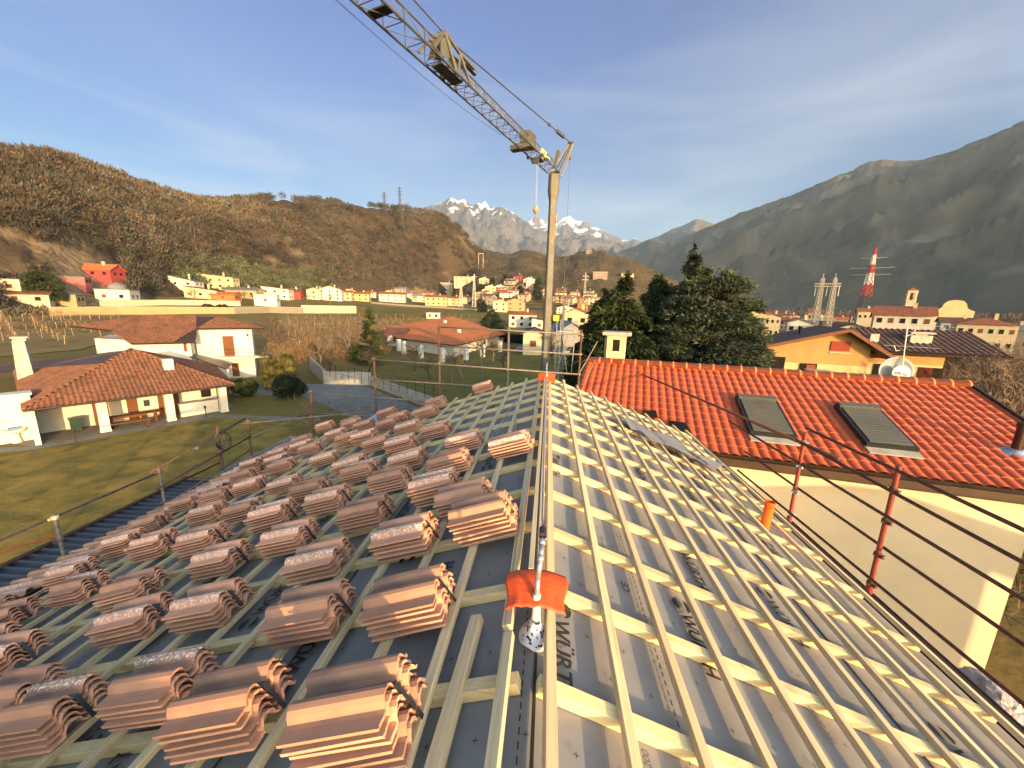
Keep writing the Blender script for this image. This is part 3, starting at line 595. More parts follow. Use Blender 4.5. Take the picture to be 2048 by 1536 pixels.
PKX=[(1036,1073),(862,1111),(982,1025),(917,1001),(939,943),(1065,907),(962,898),(897,872),(986,780),(847,935),(812,980),(767,1054),
(109,1509),(348,1455),(291,1283),(445,1260),(671,1283),(515,1506),(896,1259),(815,1545),(6,1365),(21,1459),(162,1211),(283,1211),(324,1115),(262,1109),
(425,1110),(462,1152),(605,1107),(675,1156),(573,1056),(683,1022),(505,1041),(429,1044),(446,1007),(515,986),(587,982),(644,998),(581,943),(501,964),
(744,961),(725,945),(668,927),(714,890),(777,898),(829,905),(635,908),(686,877),(713,851),(744,859),(789,832),(814,843),(793,857),(838,865),(871,832),(889,812),(617,888),(639,882),(662,861),(16,1270),(150,1172),(312,1064)]
pos=[]
for px,py in PKX:
    d=ray(px,py); t_=-1.55/(d[2]-SL*d[0]); q=CAM+t_*d
    if all((q[0]-a)**2+(q[1]-b_)**2>.30**2 for a,b_ in pos): pos.append((q[0],q[1]))
# further stacks of the same lattice, down to the eave
for x,ys in ((-3.15,(.85,)),(-2.45,(.65,)),(-1.8,(.70,)),(-3.1,(4.35,)),(-3.1,(5.0,5.75,6.5)),(-3.8,(1.3,2.7,3.4,4.9,5.7,6.4,7.1)),(-4.5,(1.5,2.2)),(-5.1,(1.7,3.2,4.6,5.4,6.7,7.5)),(-5.75,(2.2,2.9,3.6,5.3,6.0,6.8,7.6)),(-2.2,(5.6,)),(-4.5,(8.6,))):
    for y in ys:
        if all((x-a)**2+((y-b_)*1.0)**2>.52**2 for a,b_ in pos): pos.append((x,y))
protos=[packproto(5,1),packproto(5,2),packproto(4,3,False),packproto(5,4),packproto(6,5),packproto(5,6,False)]
ORD=['first','second','third','fourth','fifth','sixth','seventh','eighth','ninth','tenth','eleventh','twelfth','thirteenth','fourteenth','fifteenth']
def ORD2(n): return (ORD[n-1] if n<=15 else f'number {n}')
lines={}
for p_ in pos: lines.setdefault(int(round((-p_[0]-.1)/.68)),[]).append(p_)
used=[False]*6; rp2=random.Random(11)
for li,k in enumerate(sorted(lines)):
    for ni,(x,y) in enumerate(sorted(lines[k],key=lambda t:t[1])):
        j=rp2.choice([0,0,1,1,2,3,3,4,5]); j=min(j,5)
        if used[j]: t=copy_tree(protos[j])
        else: t=protos[j]; used[j]=True
        t.location=(x,y,zs(x,.002)); t.rotation_euler=(0,-math.atan(SL),rp2.uniform(-.07,.05)); t.rotation_mode='ZYX' if False else 'XYZ'
        t.rotation_euler=Matrix.Rotation(-math.atan(SL),3,'Y').to_4x4().to_3x3().to_euler() if False else (Matrix.Rotation(-math.atan(SL),3,'Y')@Matrix.Rotation(rp2.uniform(-.06,.05),3,'Z')).to_euler()
        setp(t,f'brown tile stack, {ORD[min(ni,14)]} from the camera in the {ORD[li]} line left of the ridge','tile stack','stacks of roof tiles set out on the left slope')
for j in range(6):
    if not used[j]:
        for c in list(protos[j].children): bpy.data.objects.remove(c)
        bpy.data.objects.remove(protos[j])
# courses already laid along the left eave
pr_t=obj('clay_tile',tile_bm(77),M_tilet,None,fixn=False); first=True
for c in range(2):
    xe=XL+.40+c*.345
    for k in range(35):
        y=YN+.4+k*.312
        if y>YF-.35 or (c==1 and (k%9 in (3,4) )): continue
        o=pr_t if first else pr_t.copy()
        if not first: COL.objects.link(o)
        first=False; o.location=(xe+.0,y,zs(xe,.010+.012)); o.rotation_euler=(0,-math.atan(SL)+.035,0)
        setp(o,f'roof tile in the {"lowest" if c==0 else "second"} course along the left eave, {ORD2(k+1)} from the front','roof tile','tiles already laid along the left eave')
# ---------------- scaffolding ----------------
def coupler(c,par,m=None,r=.042):
    mb=MB(); c=np.asarray(c,float); mb.lathe(c-(0,0,.03),[(r*.7,0),(r,.008),(r,.052),(r*.7,.06)],10); mb.obox(c+(0,-r,0),(.012,0,0),(0,.035,0),(0,0,.018)); mb.tube(c+(-.06,-.02,0),c+(.06,-.02,0),.009,6); obj('coupler',mb,m or M_galv,par)
def scaff(name,label,loc): return thing(name,label,'scaffold',loc)
s=scaff('scaffold','rust-red tube scaffold with four guard rails along the right eave',(3.95,5,0))
for (y,zt) in ((5.87,7.75),(4.33,7.90),(2.75,7.9),(7.9,7.7)):
    if y in (7.9,2.75): continue
    mb=MB(); mb.tube((3.9,y,0),(3.9,y,zt),.026,12); 
    for z in (6.28,6.02): mb.lathe((3.9,y,z),[(.03,0),(.036,.005),(.036,.12),(.03,.13)],12)
    obj('post',mb,M_redp,s,smooth=False)
def rail(par,p,q,m=M_rust,r=.0185):
    mb=MB(); mb.tube(p,q,r,10); return obj('guard_rail',mb,m,par,smooth=True)
zr=[7.83,7.47,7.02,6.62,6.22]
rail(s,hx(1612,856,3.86),(3.86,-1.5,7.87)); rail(s,hx(1148,690,2.05),hx(1678,918,3.90),M_rust,.026)
rail(s,hx(1458,842,3.84),(3.84,-1.5,7.40)); rail(s,hx(1490,903,3.95),(3.95,-1.5,7.03)); rail(s,hx(1475,940,3.84),(3.84,-1.5,6.66)); rail(s,(3.95,5.95,6.28),(3.95,-1.5,6.26))
rail(s,(3.84,5.95,7.60),(3.84,-1.5,7.62))
for y in (5.87,4.33):
    for z in (7.60,7.22,6.80,6.42): coupler((3.9,y,z),s,M_rust if y<5 else M_galv,.04)
# left scaffold
s=scaff('scaffold','brown tube scaffold beside the left eave with pale clamps',(-7.3,5,0))
for (y,zt,m,r) in ((4.62,6.22,M_galvd,.026),(6.22,6.26,M_galvd,.026),(7.6,6.68,M_rust,.034),(8.48,6.60,M_rust,.026)):
    mb=MB(); mb.tube((-7.3,y,0),(-7.3,y,zt),r,12); obj('post',mb,m,s,smooth=True)
M_yclamp=mat('yellowed_clamp',(.62,.55,.36),(.42,.34,.2),scale=20,rough=.5,metal=.3)
for (y,z) in ((4.62,6.17),(6.22,6.2),(6.22,5.86),(6.22,5.55),(4.62,5.80),(7.6,6.45),(7.6,6.1),(8.48,6.5),(7.05,6.36),(6.95,6.0)): coupler((-7.3,y,z),s,M_yclamp if y<5 and z>6 else M_galvd,.045)
for z,y0,y1 in ((6.17,6.22,-1),(5.80,7.6,-1),(5.50,7.6,-1)): rail(s,(-7.33,y1,z-.02),(-7.33,y0,z),M_galvd if z!=5.8 else M_rust)
rail(s,(-7.36,6.1,6.22),(-7.36,8.5,6.58),M_rust); rail(s,(-7.27,6.1,5.90),(-7.27,8.5,6.12),M_rust); rail(s,(-7.25,6.1,5.5),(-7.3,8.5,5.78),M_galvd); 
rail(s,(-7.33,8.3,6.5),(-4.4,10.2,6.5),M_galvd,.018); rail(s,(-7.3,8.48,6.10),(-6.7,10.2,6.3),M_galvd,.018)
rope=thing('rope_coil','dark rope coil hanging from the rusty post of the left scaffold','rope',(-7.2,7.6,6.4)); mb=MB()
for k in range(4):
    pts=[(-7.22+.02*k+.05*math.sin(t+k),7.6+(.13+.01*k)*math.cos(t),6.33+(.17+.02*k)*math.sin(t)) for t in np.linspace(0,2*math.pi,20)]; mb.path(pts,.010,6)
obj('loop',mb,M_black,rope)
# far scaffold behind the gable
s=scaff('scaffold','tall thin tube scaffold standing behind the far gable, five posts wide',(-3,10.2,0))
for x,zt,m in ((-6.72,6.97,M_rust),(-4.78,7.98,M_rust),(-2.92,8.93,M_rust),(-1.03,8.93,M_galvd),(.87,8.92,M_rust)):
    mb=MB(); mb.tube((x,10.2,0),(x,10.2,zt),.03,10); obj('post',mb,m,s,smooth=True)
for (x0,z0,x1,z1) in ((-2.92,8.88,.87,8.80),(-2.9,8.37,.87,8.28),(-4.78,7.93,.87,7.75),(-4.78,7.37,-1.03,7.30),(-6.72,6.90,-2.92,6.80),(-6.72,6.30,-4.78,6.28)):
    rail(s,(x0,10.14,z0),(x1,10.14,z1),M_galvd,.0215)
for x,z in ((-2.92,8.88),(-1.03,8.85),(.87,8.80),(-2.92,7.9),(-1.03,8.33),(.87,8.28),(.87,7.75),(-4.78,7.93),(-6.72,6.9),(-1.03,7.8)): coupler((x,10.2,z),s,M_galvd,.05)
for a,b_ in (((.87,10.2,7.75),(1.35,10.6,8.6)),((.87,10.2,7.0),(1.3,10.5,8.1))): mb=MB(); mb.tube(a,b_,.012,6); obj('brace',mb,M_galvd,s)
# galvanised deck and ribbed sheet roof below the left eave
d=thing('scaffold_deck','galvanised steel scaffold platform with toe boards at the far left corner of the roof','scaffold deck',(-7,8.5,5.5))
mb=MB()
for k in range(3): mb.box(-7.25+k*.30,7.5,5.42,-6.97+k*.30,9.9,5.46)
obj('plank',mb,M_galv,d)
for a in ((-7.28,7.5,5.46,-7.25,9.9,5.62),(-7.28,9.9,5.46,-6.0,9.93,5.62)):
    mb=MB(); mb.box(*a); mb.box(a[0]-.004,a[1]-.004,5.52,a[3]+.004,a[4]+.004,5.535); mb.box(a[0]-.004,a[1]-.004,5.57,a[3]+.004,a[4]+.004,5.585); obj('toe_board',mb,M_galv,d)
mb=MB(); nx=2; V=[];F=[]; ny=520; y0,y1=-2,8.35
for j in range(ny+1):
    y=y0+(y1-y0)*j/ny; h=.030*max(-.5,math.sin(y*2*math.pi/.17)); V+= [(-9.15,y,4.86+h),(-6.5,y,4.98+h)]
for j in range(ny): F.append((2*j,2*j+1,2*j+3,2*j+2))
M_rib=mat('anthracite_sheet_metal',(.035,.042,.055),(.05,.058,.07),scale=1.2,rough=.42,metal=.3,spec=.5,c3=(.16,.17,.18),s3=7,t3=(.66,.74))
ro=thing('ribbed_canopy_roof','dark anthracite ribbed metal canopy running below the left eave','canopy',(-7.8,3,4.9)); o=npmesh('ribbed_sheet',np.array(V),np.array(F),M_rib,parent=ro); m_=o.modifiers.new('s','SOLIDIFY'); m_.thickness=.01
mb=MB(); mb.box(-9.2,-2,4.76,-9.14,8.4,4.90); mb.box(-9.2,8.36,4.76,-6.5,8.41,4.95); obj('edge_trim',mb,mat('dark_brown_trim',(.05,.03,.025),(.035,.02,.02)),ro)
for y in (8.2,3.0,-1.8): mb=MB(); mb.box(-9.1,y-.06,0,-8.98,y+.06,4.8); obj('leg',mb,M_galvd,ro)
mb=MB(); A=hp(0,930,(0,0,5.2),(0,0,1)); pts=[hx(-60,945,-8.2),hx(0,922,-8.1),hx(60,905+12,-8.0),hx(108,1033-75+0,-7.6)]
mb.path([hx(-40,948+0,-8.0),(-7.8,4.1,5.63),(-7.34,4.6,5.86)],.012,6); 
tp=MB(); tp.path([hx(-40,1114,-7.25),hx(112,1073,-7.25)],.010,6)
solo('orange_strap',tp,M_orange,'orange strap tied along the left scaffold rail','strap')
# ---------------- crane ----------------
YC=18.0
piv=hy(1106,352,YC); zc=piv[2]; xc=-.04
cr=thing('tower_crane','grey self-erecting tower crane with lattice jib crossing the sky','crane',(xc,YC,0))
M_cr=mat('crane_grey_paint',(.095,.092,.072),(.07,.068,.054),scale=3,rough=.5,bump=.1,c3=(.2,.13,.08),s3=9,t3=(.62,.72))
M_crd=mat('crane_galvanised_lattice',(.10,.10,.095),(.07,.07,.065),scale=9,rough=.5,metal=.4)
def mastbox(mb,z0,z1,w,w2=None,th=R(12)):
    w2=w2 or w; c,s_=math.cos(th),math.sin(th); b=[]
    for (z,ww) in ((z0,w),(z1,w2)):
        xx=xc+(z-zc)*.004
        ch=ww*.72
        for i,(u,v) in enumerate(((-ww,-ch),(-ch,-ww),(ch,-ww),(ww,-ch),(ww,ch),(ch,ww),(-ch,ww),(-ww,ch))): b.append((xx+(u*c-v*s_)*.5,YC+(u*s_+v*c)*.5,z))
    mb.add(b,[tuple(range(7,-1,-1)),tuple(range(8,16))]+[(i,(i+1)%8,8+(i+1)%8,8+i) for i in range(8)])
mb=MB(); mastbox(mb,3.4,zc-5.2,.36,.35); obj('lower_mast',mb,M_cr,cr); mb=MB(); mastbox(mb,zc-5.2,zc-1.0,.32,.31); mb2=mb; obj('upper_mast',mb,M_cr,cr)
mb=MB(); mastbox(mb,zc-1.0,zc-.6,.31,.44); mastbox(mb,zc-.6,zc+.05,.44,.42); obj('mast_head',mb,M_cr,cr)
for z in (zc-5.2,6.9,8.1): mb=MB(); mastbox(mb,z-.03,z+.03,.40); obj('collar',mb,M_cr,cr)
# yellow lettering plate on the right-hand face
th=R(12); nr=np.array((math.cos(th),math.sin(th),0)); 
M_ylw=mat('yellow_sign',(.85,.42,.02),(.8,.38,.02),rough=.5)
pc=np.array((xc,YC,zc-2.05))+np.array((math.cos(R(-33)),math.sin(R(-33)),0))*.165; nr=np.array((math.cos(R(-33)),math.sin(R(-33)),0))
put_text(txt('edilnoleggio',.22,.012,0),pc+nr*.012,(0,0,1),(nr[1],-nr[0],0),mat('orange_lettering',(.80,.30,.02)),cr,'lettering')
# turntable chassis and ballast hidden in the garden below
mb=MB(); mb.box(xc-1.0,YC-1.0,.5,xc+1.0,YC+1.0,1.2); 
for a,b_ in ((-1,-1),(1,-1),(-1,1),(1,1)): mb.beam((xc+a*.8,YC+b_*.8,.8),(xc+a*2.2,YC+b_*2.2,.35),.25,.25); mb.box(xc+a*2.2-.25,YC+b_*2.2-.25,0,xc+a*2.2+.25,YC+b_*2.2+.25,.3)
mb.box(xc+.9,YC+.2,1.2,xc+2.6,YC+1.4,2.6); mb.tube((xc,YC,1.2),(xc,YC,3.5),.6,12); obj('chassis',mb,M_cr,cr)
# slim strut, ladder and platform beside the mast
mb=MB(); mb.beam((xc+.72,YC+.1,2.4),(xc+.70,YC+.1,9.75),.10,.10); obj('rear_strut',mb,M_crd,cr)
mb=MB(); mb.box(xc+.45,YC-.2,8.35,xc+1.25,YC+.5,8.39); mb.tube((xc+1.2,YC,6.4),(xc+1.28,YC,8.5),.022,6); mb.tube((xc+.5,YC-.15,6.4),(xc+.95,YC,8.3),.018,6); mb.tube((xc+1.0,YC,6.4),(xc+.7,YC,8.2),.018,6)
for k in range(8): mb.tube((xc+.42,YC-.2,6.4+k*.28),(xc+.6,YC-.2,6.4+k*.28),.012,5)
mb.tube((xc+.42,YC-.2,6),(xc+.42,YC-.2,8.9),.016,5); mb.tube((xc+.6,YC-.2,6),(xc+.6,YC-.2,8.9),.016,5); obj('ladder_platform',mb,M_galv,cr)
mb=MB(); mb.box(xc+.25,YC-.3,8.85,xc+.5,YC-.1,9.1); obj('junction_box',mb,M_ylw,cr)
# jib: level lattice of triangular section coming towards us
jd=nrm((math.sin(R(20.4+180)),math.cos(R(20.4+180)),0)); js=np.cross(jd,(0,0,1))
J0=np.array((xc,YC,zc+.10))+jd*.15
def jp(t,s_,h): return J0+jd*t+js*s_+np.array((0,0,h))
LEN=13.6
def truss(t0,t1,w0,h0,n,m,par,r=.032,nm='jib_section'):
    mb=MB(); rd=.010
    for k in range(n):
        a=t0+(t1-t0)*k/n; b_=t0+(t1-t0)*(k+1)/n; mdl=(a+b_)/2
        for s_ in (-1,1):
            mb.tube(jp(a,s_*w0/2,0),jp(b_,s_*w0/2,0),r,6); mb.tube(jp(a,s_*w0/2,0),jp(mdl,0,h0),rd,5); mb.tube(jp(mdl,0,h0),jp(b_,s_*w0/2,0),rd,5)
        mb.tube(jp(mdl-(t1-t0)/n if k else t0,0,h0),jp(mdl,0,h0),r*.85,6)
        mb.tube(jp(a,-w0/2,0),jp(a,w0/2,0),rd,5); mb.tube(jp(a,-w0/2,0),jp(b_,w0/2,0),rd,5)
    mb.tube(jp(t1-(t1-t0)/n/2,0,h0),jp(t1,0,h0*.98),r*.85,6); return obj(nm,mb,m,par)
truss(0,7.0,.50,.46,15,M_crd,cr,.024); truss(7.0,8.2,.52,.54,4,M_crd,cr,.028); truss(8.2,LEN,.54,.50,8,M_crd,cr,.026)
mb=MB()   # fold joint between the two jib sections
for s_ in (-.24,.24):
    for (t0,h0,t1,h1) in ((6.9,0,7.3,.6),(7.3,.6,7.9,.78),(7.9,.78,8.5,.1),(7.3,.6,7.5,0),(7.9,.78,7.6,0),(6.6,.62,7.3,.62)): mb.beam(jp(t0,s_*(1-h0*.75),h0),jp(t1,s_*(1-h1*.75),h1),.05,.06)
    mb.prism([jp(7.75,s_*.6,.30),jp(8.15,s_*.75,.12),jp(8.1,s_*.5,.55),jp(7.85,s_*.45,.66)],js*.02)
mb.obox(jp(7.65,0,.02),jd*.45,js*.16,(0,0,.02)); mb.obox(jp(7.75,0,.60),jd*.14,js*.10,(0,0,.10)); mb.obox(jp(6.6,0,.66),jd*.26,js*.05,(0,0,.06)); obj('fold_joint',mb,M_cr,cr)
for t_ in (9.9,10.75): mb=MB(); mb.obox(jp(t_,0,.03),jd*.11,js*.25,(0,0,.015)); obj('cross_plate',mb,mat('dark_grey_plate',(.04,.04,.04)),cr)
mb=MB(); mb.obox(jp(1.15,0,.34),jd*.28,js*.03,(0,0,.12)); mb.obox(jp(1.3,.0,.1),jd*.12,js*.30,(0,0,.03)); obj('jib_board',mb,mat('faded_yellow_board',(.66,.58,.25),(.5,.42,.16),scale=9),cr)
mb=MB(); mb.obox(jp(2.75,.2,.05),jd*.14,js*.42,(0,0,.08)); mb.obox(jp(2.35,.1,.35),jd*.22,js*.12,(0,0,.10)); 
for k in range(5): mb.obox(jp(2.1+k*.13,.15,.40),jd*.03,js*.2,(0,0,.25))
obj('winch_box',mb,M_cr,cr)
tr=MB(); tr.obox(jp(1.75,0,-.08),jd*.20,js*.22,(0,0,.03))
for s_ in (-.3,.3):
    for a in (-.22,.22): tr.lathe(jp(1.75+a,s_,-.02),[(.02,-.03),(.07,-.03),(.07,.03),(.02,.03)],12,js)
tr.obox(jp(1.95,0,-.17),jd*.04,js*.14,(0,0,.08)); trl=obj('trolley',tr,M_crd,cr)
hk=MB(); 
hb=jp(1.72,0,0); zh=hy(1065,420,hb[1])[2]
for s_ in (-.075,.075): hk.tube(jp(1.72+s_,0,-.15),(hb[0]+jd[0]*s_*.6,hb[1],zh+.1),.007,5)
obj('hoist_rope',hk,M_galv,cr)
hk=MB(); hk.lathe((hb[0],hb[1],zh),[(.03,-.16),(.10,-.08),(.12,.02),(.08,.12),(.03,.16)],12,(0,0,1)); hk.tube((hb[0],hb[1],zh-.16),(hb[0],hb[1],zh-.36),.022,8)
hk.path([(hb[0]+.07*math.cos(t),hb[1],zh-.45+.08*math.sin(t)) for t in np.linspace(2.2,-2.6,12)],.018,6); obj('hook_block',hk,mat('dirty_orange_block',(.25,.11,.05),(.4,.3,.2),scale=7),cr)
# A-frame and pendants
top=hy(1142,286,YC+.35); mb=MB()
for s_ in (-.22,.22):
    mb.beam(jp(-.1,s_,.0),top+js*s_*.35,.07,.06); mb.beam(jp(-.42,s_,-.1),top+js*s_*.35+np.array((.03,0,-.02)),.07,.06)
mb.tube(jp(-.2,-.25,.05),jp(-.2,.25,.05),.05,8); mb.tube(top-js*.12,top+js*.12,.06,8); mb.beam(jp(-.18,0,.3),jp(-.55,0,1.0),.12,.12); obj('a_frame',mb,M_cr,cr)
A=jp(7.45,0,.80)
mb=MB(); mb.tube(top,A,.020,8); d_=A-top; mb.beam(top+d_*.10,top+d_*.19,.09,.11); mb.beam(top+d_*.27,top+d_*.285,.07,.09); obj('pendant_rod',mb,M_crd,cr)
mb=MB(); mb.tube(A,jp(LEN,0,.95),.018,6); obj('pendant_rod',mb,M_crd,cr)
mb=MB(); rb=hy(1119,745,YC+.4); mb.tube(top-(0,0,.25),rb,.011,6); mb.lathe(top-(0,0,.55),[(.02,-.12),(.05,-.08),(.05,.08),(.02,.12)],8); obj('luffing_rope',mb,M_crd,cr)
mb=MB(); A1=jp(2.1,-.2,-.05); B1=hd(665,0,8.5)+(hd(660,-60,8.5)-hd(665,0,8.5)); 
B1=hd(650,-20,7.0); pts=[A1*(1-v)+np.array(B1)*v+np.array((0,0,-.28*math.sin(math.pi*v))) for v in np.linspace(0,1,18)]; mb.path(pts,.007,5); obj('tag_rope',mb,M_crd,cr)
# ---------------- tiled roof builder ----------------
def plane_frame(P,eave):   # eave: (a,b) 3-D points, P other point up the slope
    a,b_=[np.asarray(t,float) for t in eave]; u=nrm(b_-a); n=nrm(np.cross(u,np.asarray(P)-a)); 
    if n[2]<0: n=-n
    v=np.cross(n,u); 
    if v[2]<0: v=-v
    return a,u,v,n
def tiled(name,poly,eave,roll,row,m,par,amp=.03,step=.02,per=8,thick=.12,underm=None,phase=0,flat=.35,smooth=True,duty=.62):
    poly=[np.asarray(p,float) for p in poly]; far=max(poly,key=lambda p:p[2]); a,u,v,n=plane_frame(far,eave)
    uu=[np.dot(p-a,u) for p in poly]; vv=[np.dot(p-a,v) for p in poly]; u0,u1,v0,v1=min(uu),max(uu),min(vv),max(vv)
    nu=max(2,int((u1-u0)/roll*per)+2); US=u0-roll+np.arange(nu+2*per)*roll/per; rows=int((v1-v0)/row)+2; VS=[];HS=[]
    for k in range(rows):
        for f,h in ((0.0,1.0),(.5,.5),(.985,.03)): VS.append(v0+(k+f)*row); HS.append(h*step)
    US=np.array(US); prof=np.array([(lambda t: amp*(math.sin(math.pi*t/duty)**.6 if t<duty else -flat*math.sin(math.pi*(t-duty)/(1-duty))))(((x-u0)/roll+phase)%1.0) for x in US])
    G=a+US[None,:,None]*u+np.array(VS)[:,None,None]*v+(prof[None,:,None]+np.array(HS)[:,None,None])*n
    nn=len(US); idx=np.arange(len(VS)*nn).reshape(len(VS),nn); F=np.stack([idx[:-1,:-1],idx[:-1,1:],idx[1:,1:],idx[1:,:-1]],-1).reshape(-1,4)
    o=npmesh(name,G.reshape(-1,3),F,m,parent=par,smooth=False); off=OFF.get(par.name,np.zeros(3)) if par is not None else np.zeros(3)
    b=bmesh.new(); b.from_mesh(o.data); cen=sum(poly)/len(poly)
    for i in range(len(poly)):
        p,q=poly[i],poly[(i+1)%len(poly)]; e=nrm(q-p); no=np.cross(e,n)
        if np.dot(cen-p,no)>0: no=-no
        bmesh.ops.bisect_plane(b,geom=b.verts[:]+b.edges[:]+b.faces[:],plane_co=Vector(p-off),plane_no=Vector(no),clear_outer=True)
    if smooth:
        for f_ in b.faces: f_.smooth=True
    b.to_mesh(o.data); b.free()
    if smooth:
        try: o.data.set_sharp_from_angle(angle=R(50))
        except Exception: pass
    if thick:
        mb=MB(); lo=[p-n*(amp*flat+.012) for p in poly]; mb.prism(lo,-n*thick); obj('roof_underside',mb,underm or M_bronze,par)
    return o
M_redt=mat('new_red_tile',(.47,.088,.026),(.42,.074,.023),scale=3,rough=.5,spec=.3,c3=(.48,.105,.034),s3=12,t3=(.55,.8),bump=.1,bscale=50,bdist=.004)
# ---------------- neighbour with red roof ----------------
nb=thing('red_roofed_house','cream house with new bright red tile roof and two roof windows','house',(8,12,0))
nu_=nrm((.979,-.205,0)); nv_=nrm((-.205,-.979,0)); Nr=hz(1175,722,7.5); Nz=7.5
run=4.65; drop=1.42
NL=11.1
rA=Nr; rB=Nr+nu_*NL; eA=Nr+nv_*run-(0,0,drop); eB=rB+nv_*run-(0,0,drop)
NF=nrm(np.cross(nu_,eA-rA)); NF=NF if NF[2]>0 else -NF
tiled('roof',[rA,rB,eB,eA],(eA,eB),.225,.36,M_redt,nb,amp=.036,step=.014,per=14,thick=.16,flat=.15,duty=.80)
M_ridge=mat('orange_ridge_tile',(.72,.20,.07),(.62,.15,.05),scale=5,rough=.5,c3=(.5,.11,.04),s3=14,bump=.1,bscale=50)
mb0=MB(); 
for k in range(9): pass
def ridge_tile(p,u,v,L_,m,par,r=.13):
    mb=MB(); V=[];n=9
    for (t,rr) in ((0,r*1.08),(L_*.12,r*1.08),(L_*.13,r),(L_,r*.94)):
        for i in range(n): a=math.pi*(-.08+1.16*i/(n-1)); V.append(np.asarray(p)+u*t+v*rr*math.cos(a)+np.array((0,0,1))*(rr*.80*math.sin(a)))
    F=[(k*n+i,k*n+i+1,(k+1)*n+i+1,(k+1)*n+i) for k in range(3) for i in range(n-1)]; mb.add(V,F); o=obj('ridge_tile',mb,m,par,smooth=True,fixn=False); mo=o.modifiers.new('s','SOLIDIFY'); mo.thickness=.014; return o
for k in range(26): ridge_tile(rB-nu_*(k*.425)+(0,0,.02),-nu_,nv_,.45,M_ridge,nb,.19)
for a,b_ in ((rA-nu_*.02,eA-nu_*.02),(rB+nu_*.03,eB+nu_*.03)): mb=MB(); mb.beam(a,b_,.06,.22); obj('verge_board',mb,mat('dark_verge',(.03,.026,.024)),nb)
# back slope and walls
bk=rA-nv_*run-(0,0,drop); bkB=rB-nv_*run-(0,0,drop); mb=MB(); mb.prism([rA,rB,bkB,bk],-NF*[-1,-1,1]*0+np.array((0,0,-.1))); obj('roof_back',mb,M_redt,nb)
ov=.62; wA=rA+nv_*(run-ov)+nu_*.35; wB=rA+nv_*(run-ov)+nu_*10.15; wC=rA-nv_*(run-ov)+nu_*10.15; wD=rA-nv_*(run-ov)+nu_*.35
mb=MB(); mb.prism([(p[0],p[1],0) for p in (wA,wB,wC,wD)],(0,0,5.98)); obj('wall',mb,M_cream,nb)
mb=MB(); gz=lambda p,z:(p[0],p[1],z)
for a,b_,c in ((wA,wD,rA+nu_*.35),(wB,wC,rA+nu_*10.15)): mb.prism([gz(a,5.98),gz(b_,5.98),(c[0],c[1],7.28)],nu_*(.02 if a is wA else -.02))
obj('gable_wall',mb,M_cream,nb)
mb=MB(); mb.beam(eA+nv_*.075-(0,0,.10),eB+nv_*.075-(0,0,.10),.15,.09); mb.beam(eA+nv_*.16-(0,0,.055),eB+nv_*.16-(0,0,.055),.02,.03); obj('gutter',mb,M_bronze,nb)
mb=MB(); mb.beam(eA-nv_*.02-(0,0,.20),eB-nv_*.02-(0,0,.20),.04,.20); mb.prism([eA-(0,0,.28),eB-(0,0,.28),eB-nv_*.62-(0,0,.20),eA-nv_*.62-(0,0,.20)],(0,0,.02)); obj('soffit',mb,mat('brown_soffit',(.06,.034,.018),(.045,.025,.014),scale=3,rough=.4,spec=.4),nb)
mb=MB(); a=wA+nv_*.01; mb.beam(gz(wA+nv_*.012,5.82),gz(wB+nv_*.012,5.82),.03,.30); obj('fascia_band',mb,M_cream,nb)
# chimney
c0=hp(1211,712,rA-nv_*.25,nv_); chx=.36
ch=c0+nu_*chx-nv_*.38
mb=MB(); mb.obox((ch[0],ch[1],7.6),nu_*.34,nv_*.36,(0,0,.85)); chm=obj('chimney',mb,mat('yellow_chimney_render',(.66,.52,.24),(.58,.45,.2),scale=3,bump=.1),nb)
mb=MB(); mb.obox((ch[0],ch[1],8.55),nu_*.52,nv_*.46,(0,0,.06)); mb.obox((ch[0],ch[1],8.47),nu_*.40,nv_*.36,(0,0,.02)); obj('cap',mb,M_concrete,chm)
mb=MB(); mb.obox((ch[0],ch[1],8.12)+nv_*.362,nu_*.13,nv_*.004,(0,0,.22)); obj('flue_opening',mb,M_dark,chm)
mb=MB(); q=np.array((ch[0],ch[1],7.9))-nu_*.40+nv_*.05; mb.tube(q-(0,0,.6),q+(0,0,.45),.05,10); obj('pipe',mb,M_galv,chm)
# roof windows with closed roller shutters
M_shut=mat('grey_green_shutter',(.115,.108,.080),(.09,.085,.064),scale=1,stretch=(1,1,1),rough=.45,metal=.2,spec=.5,bump=.1)
def onroof(px,py,l=.0): return hp(px,py,rA+NF*l,NF)
def roofwin(quad,label):
    q=[onroof(x,y,.16) for x,y in quad]; mb=MB(); o_=obj  # frame + shutter
    c=sum(q)/4; u=nu_; v=nrm(np.cross(NF,u)); v=v if v[2]<0 else -v
    hw=(np.linalg.norm(q[1]-q[0])+np.linalg.norm(q[2]-q[3]))/4; hh=(np.linalg.norm(q[3]-q[0])+np.linalg.norm(q[2]-q[1]))/4
    fr=MB(); fr.obox(c-NF*.06,u*(hw+.05),v*(hh+.05),NF*.07); f=obj('roof_window',fr,mat('dark_window_frame',(.03,.03,.028),rough=.4,metal=.3),nb)
    mb.obox(c+NF*.02,u*hw*.93,v*hh*.97,NF*.012)
    for k in range(15): mb.obox(c+NF*.036+v*hh*(-.9+k*.128),u*hw*.92,v*.012,NF*.004)
    obj('shutter',mb,M_shut,f); mb=MB(); mb.obox(c+NF*.04-v*hh*.93,u*hw*1.02,v*.10,NF*.05); obj('shutter_box',mb,M_shut,f)
    mb=MB(); mb.obox(c+v*(hh+.14)-NF*.10,u*(hw+.06),v*.14,NF*.015); obj('flashing',mb,M_concrete,f)
roofwin([(1473,793),(1548,798),(1590,870),(1508,864)],'')
roofwin([(1676,810),(1762,816),(1822,893),(1738,886)],'')
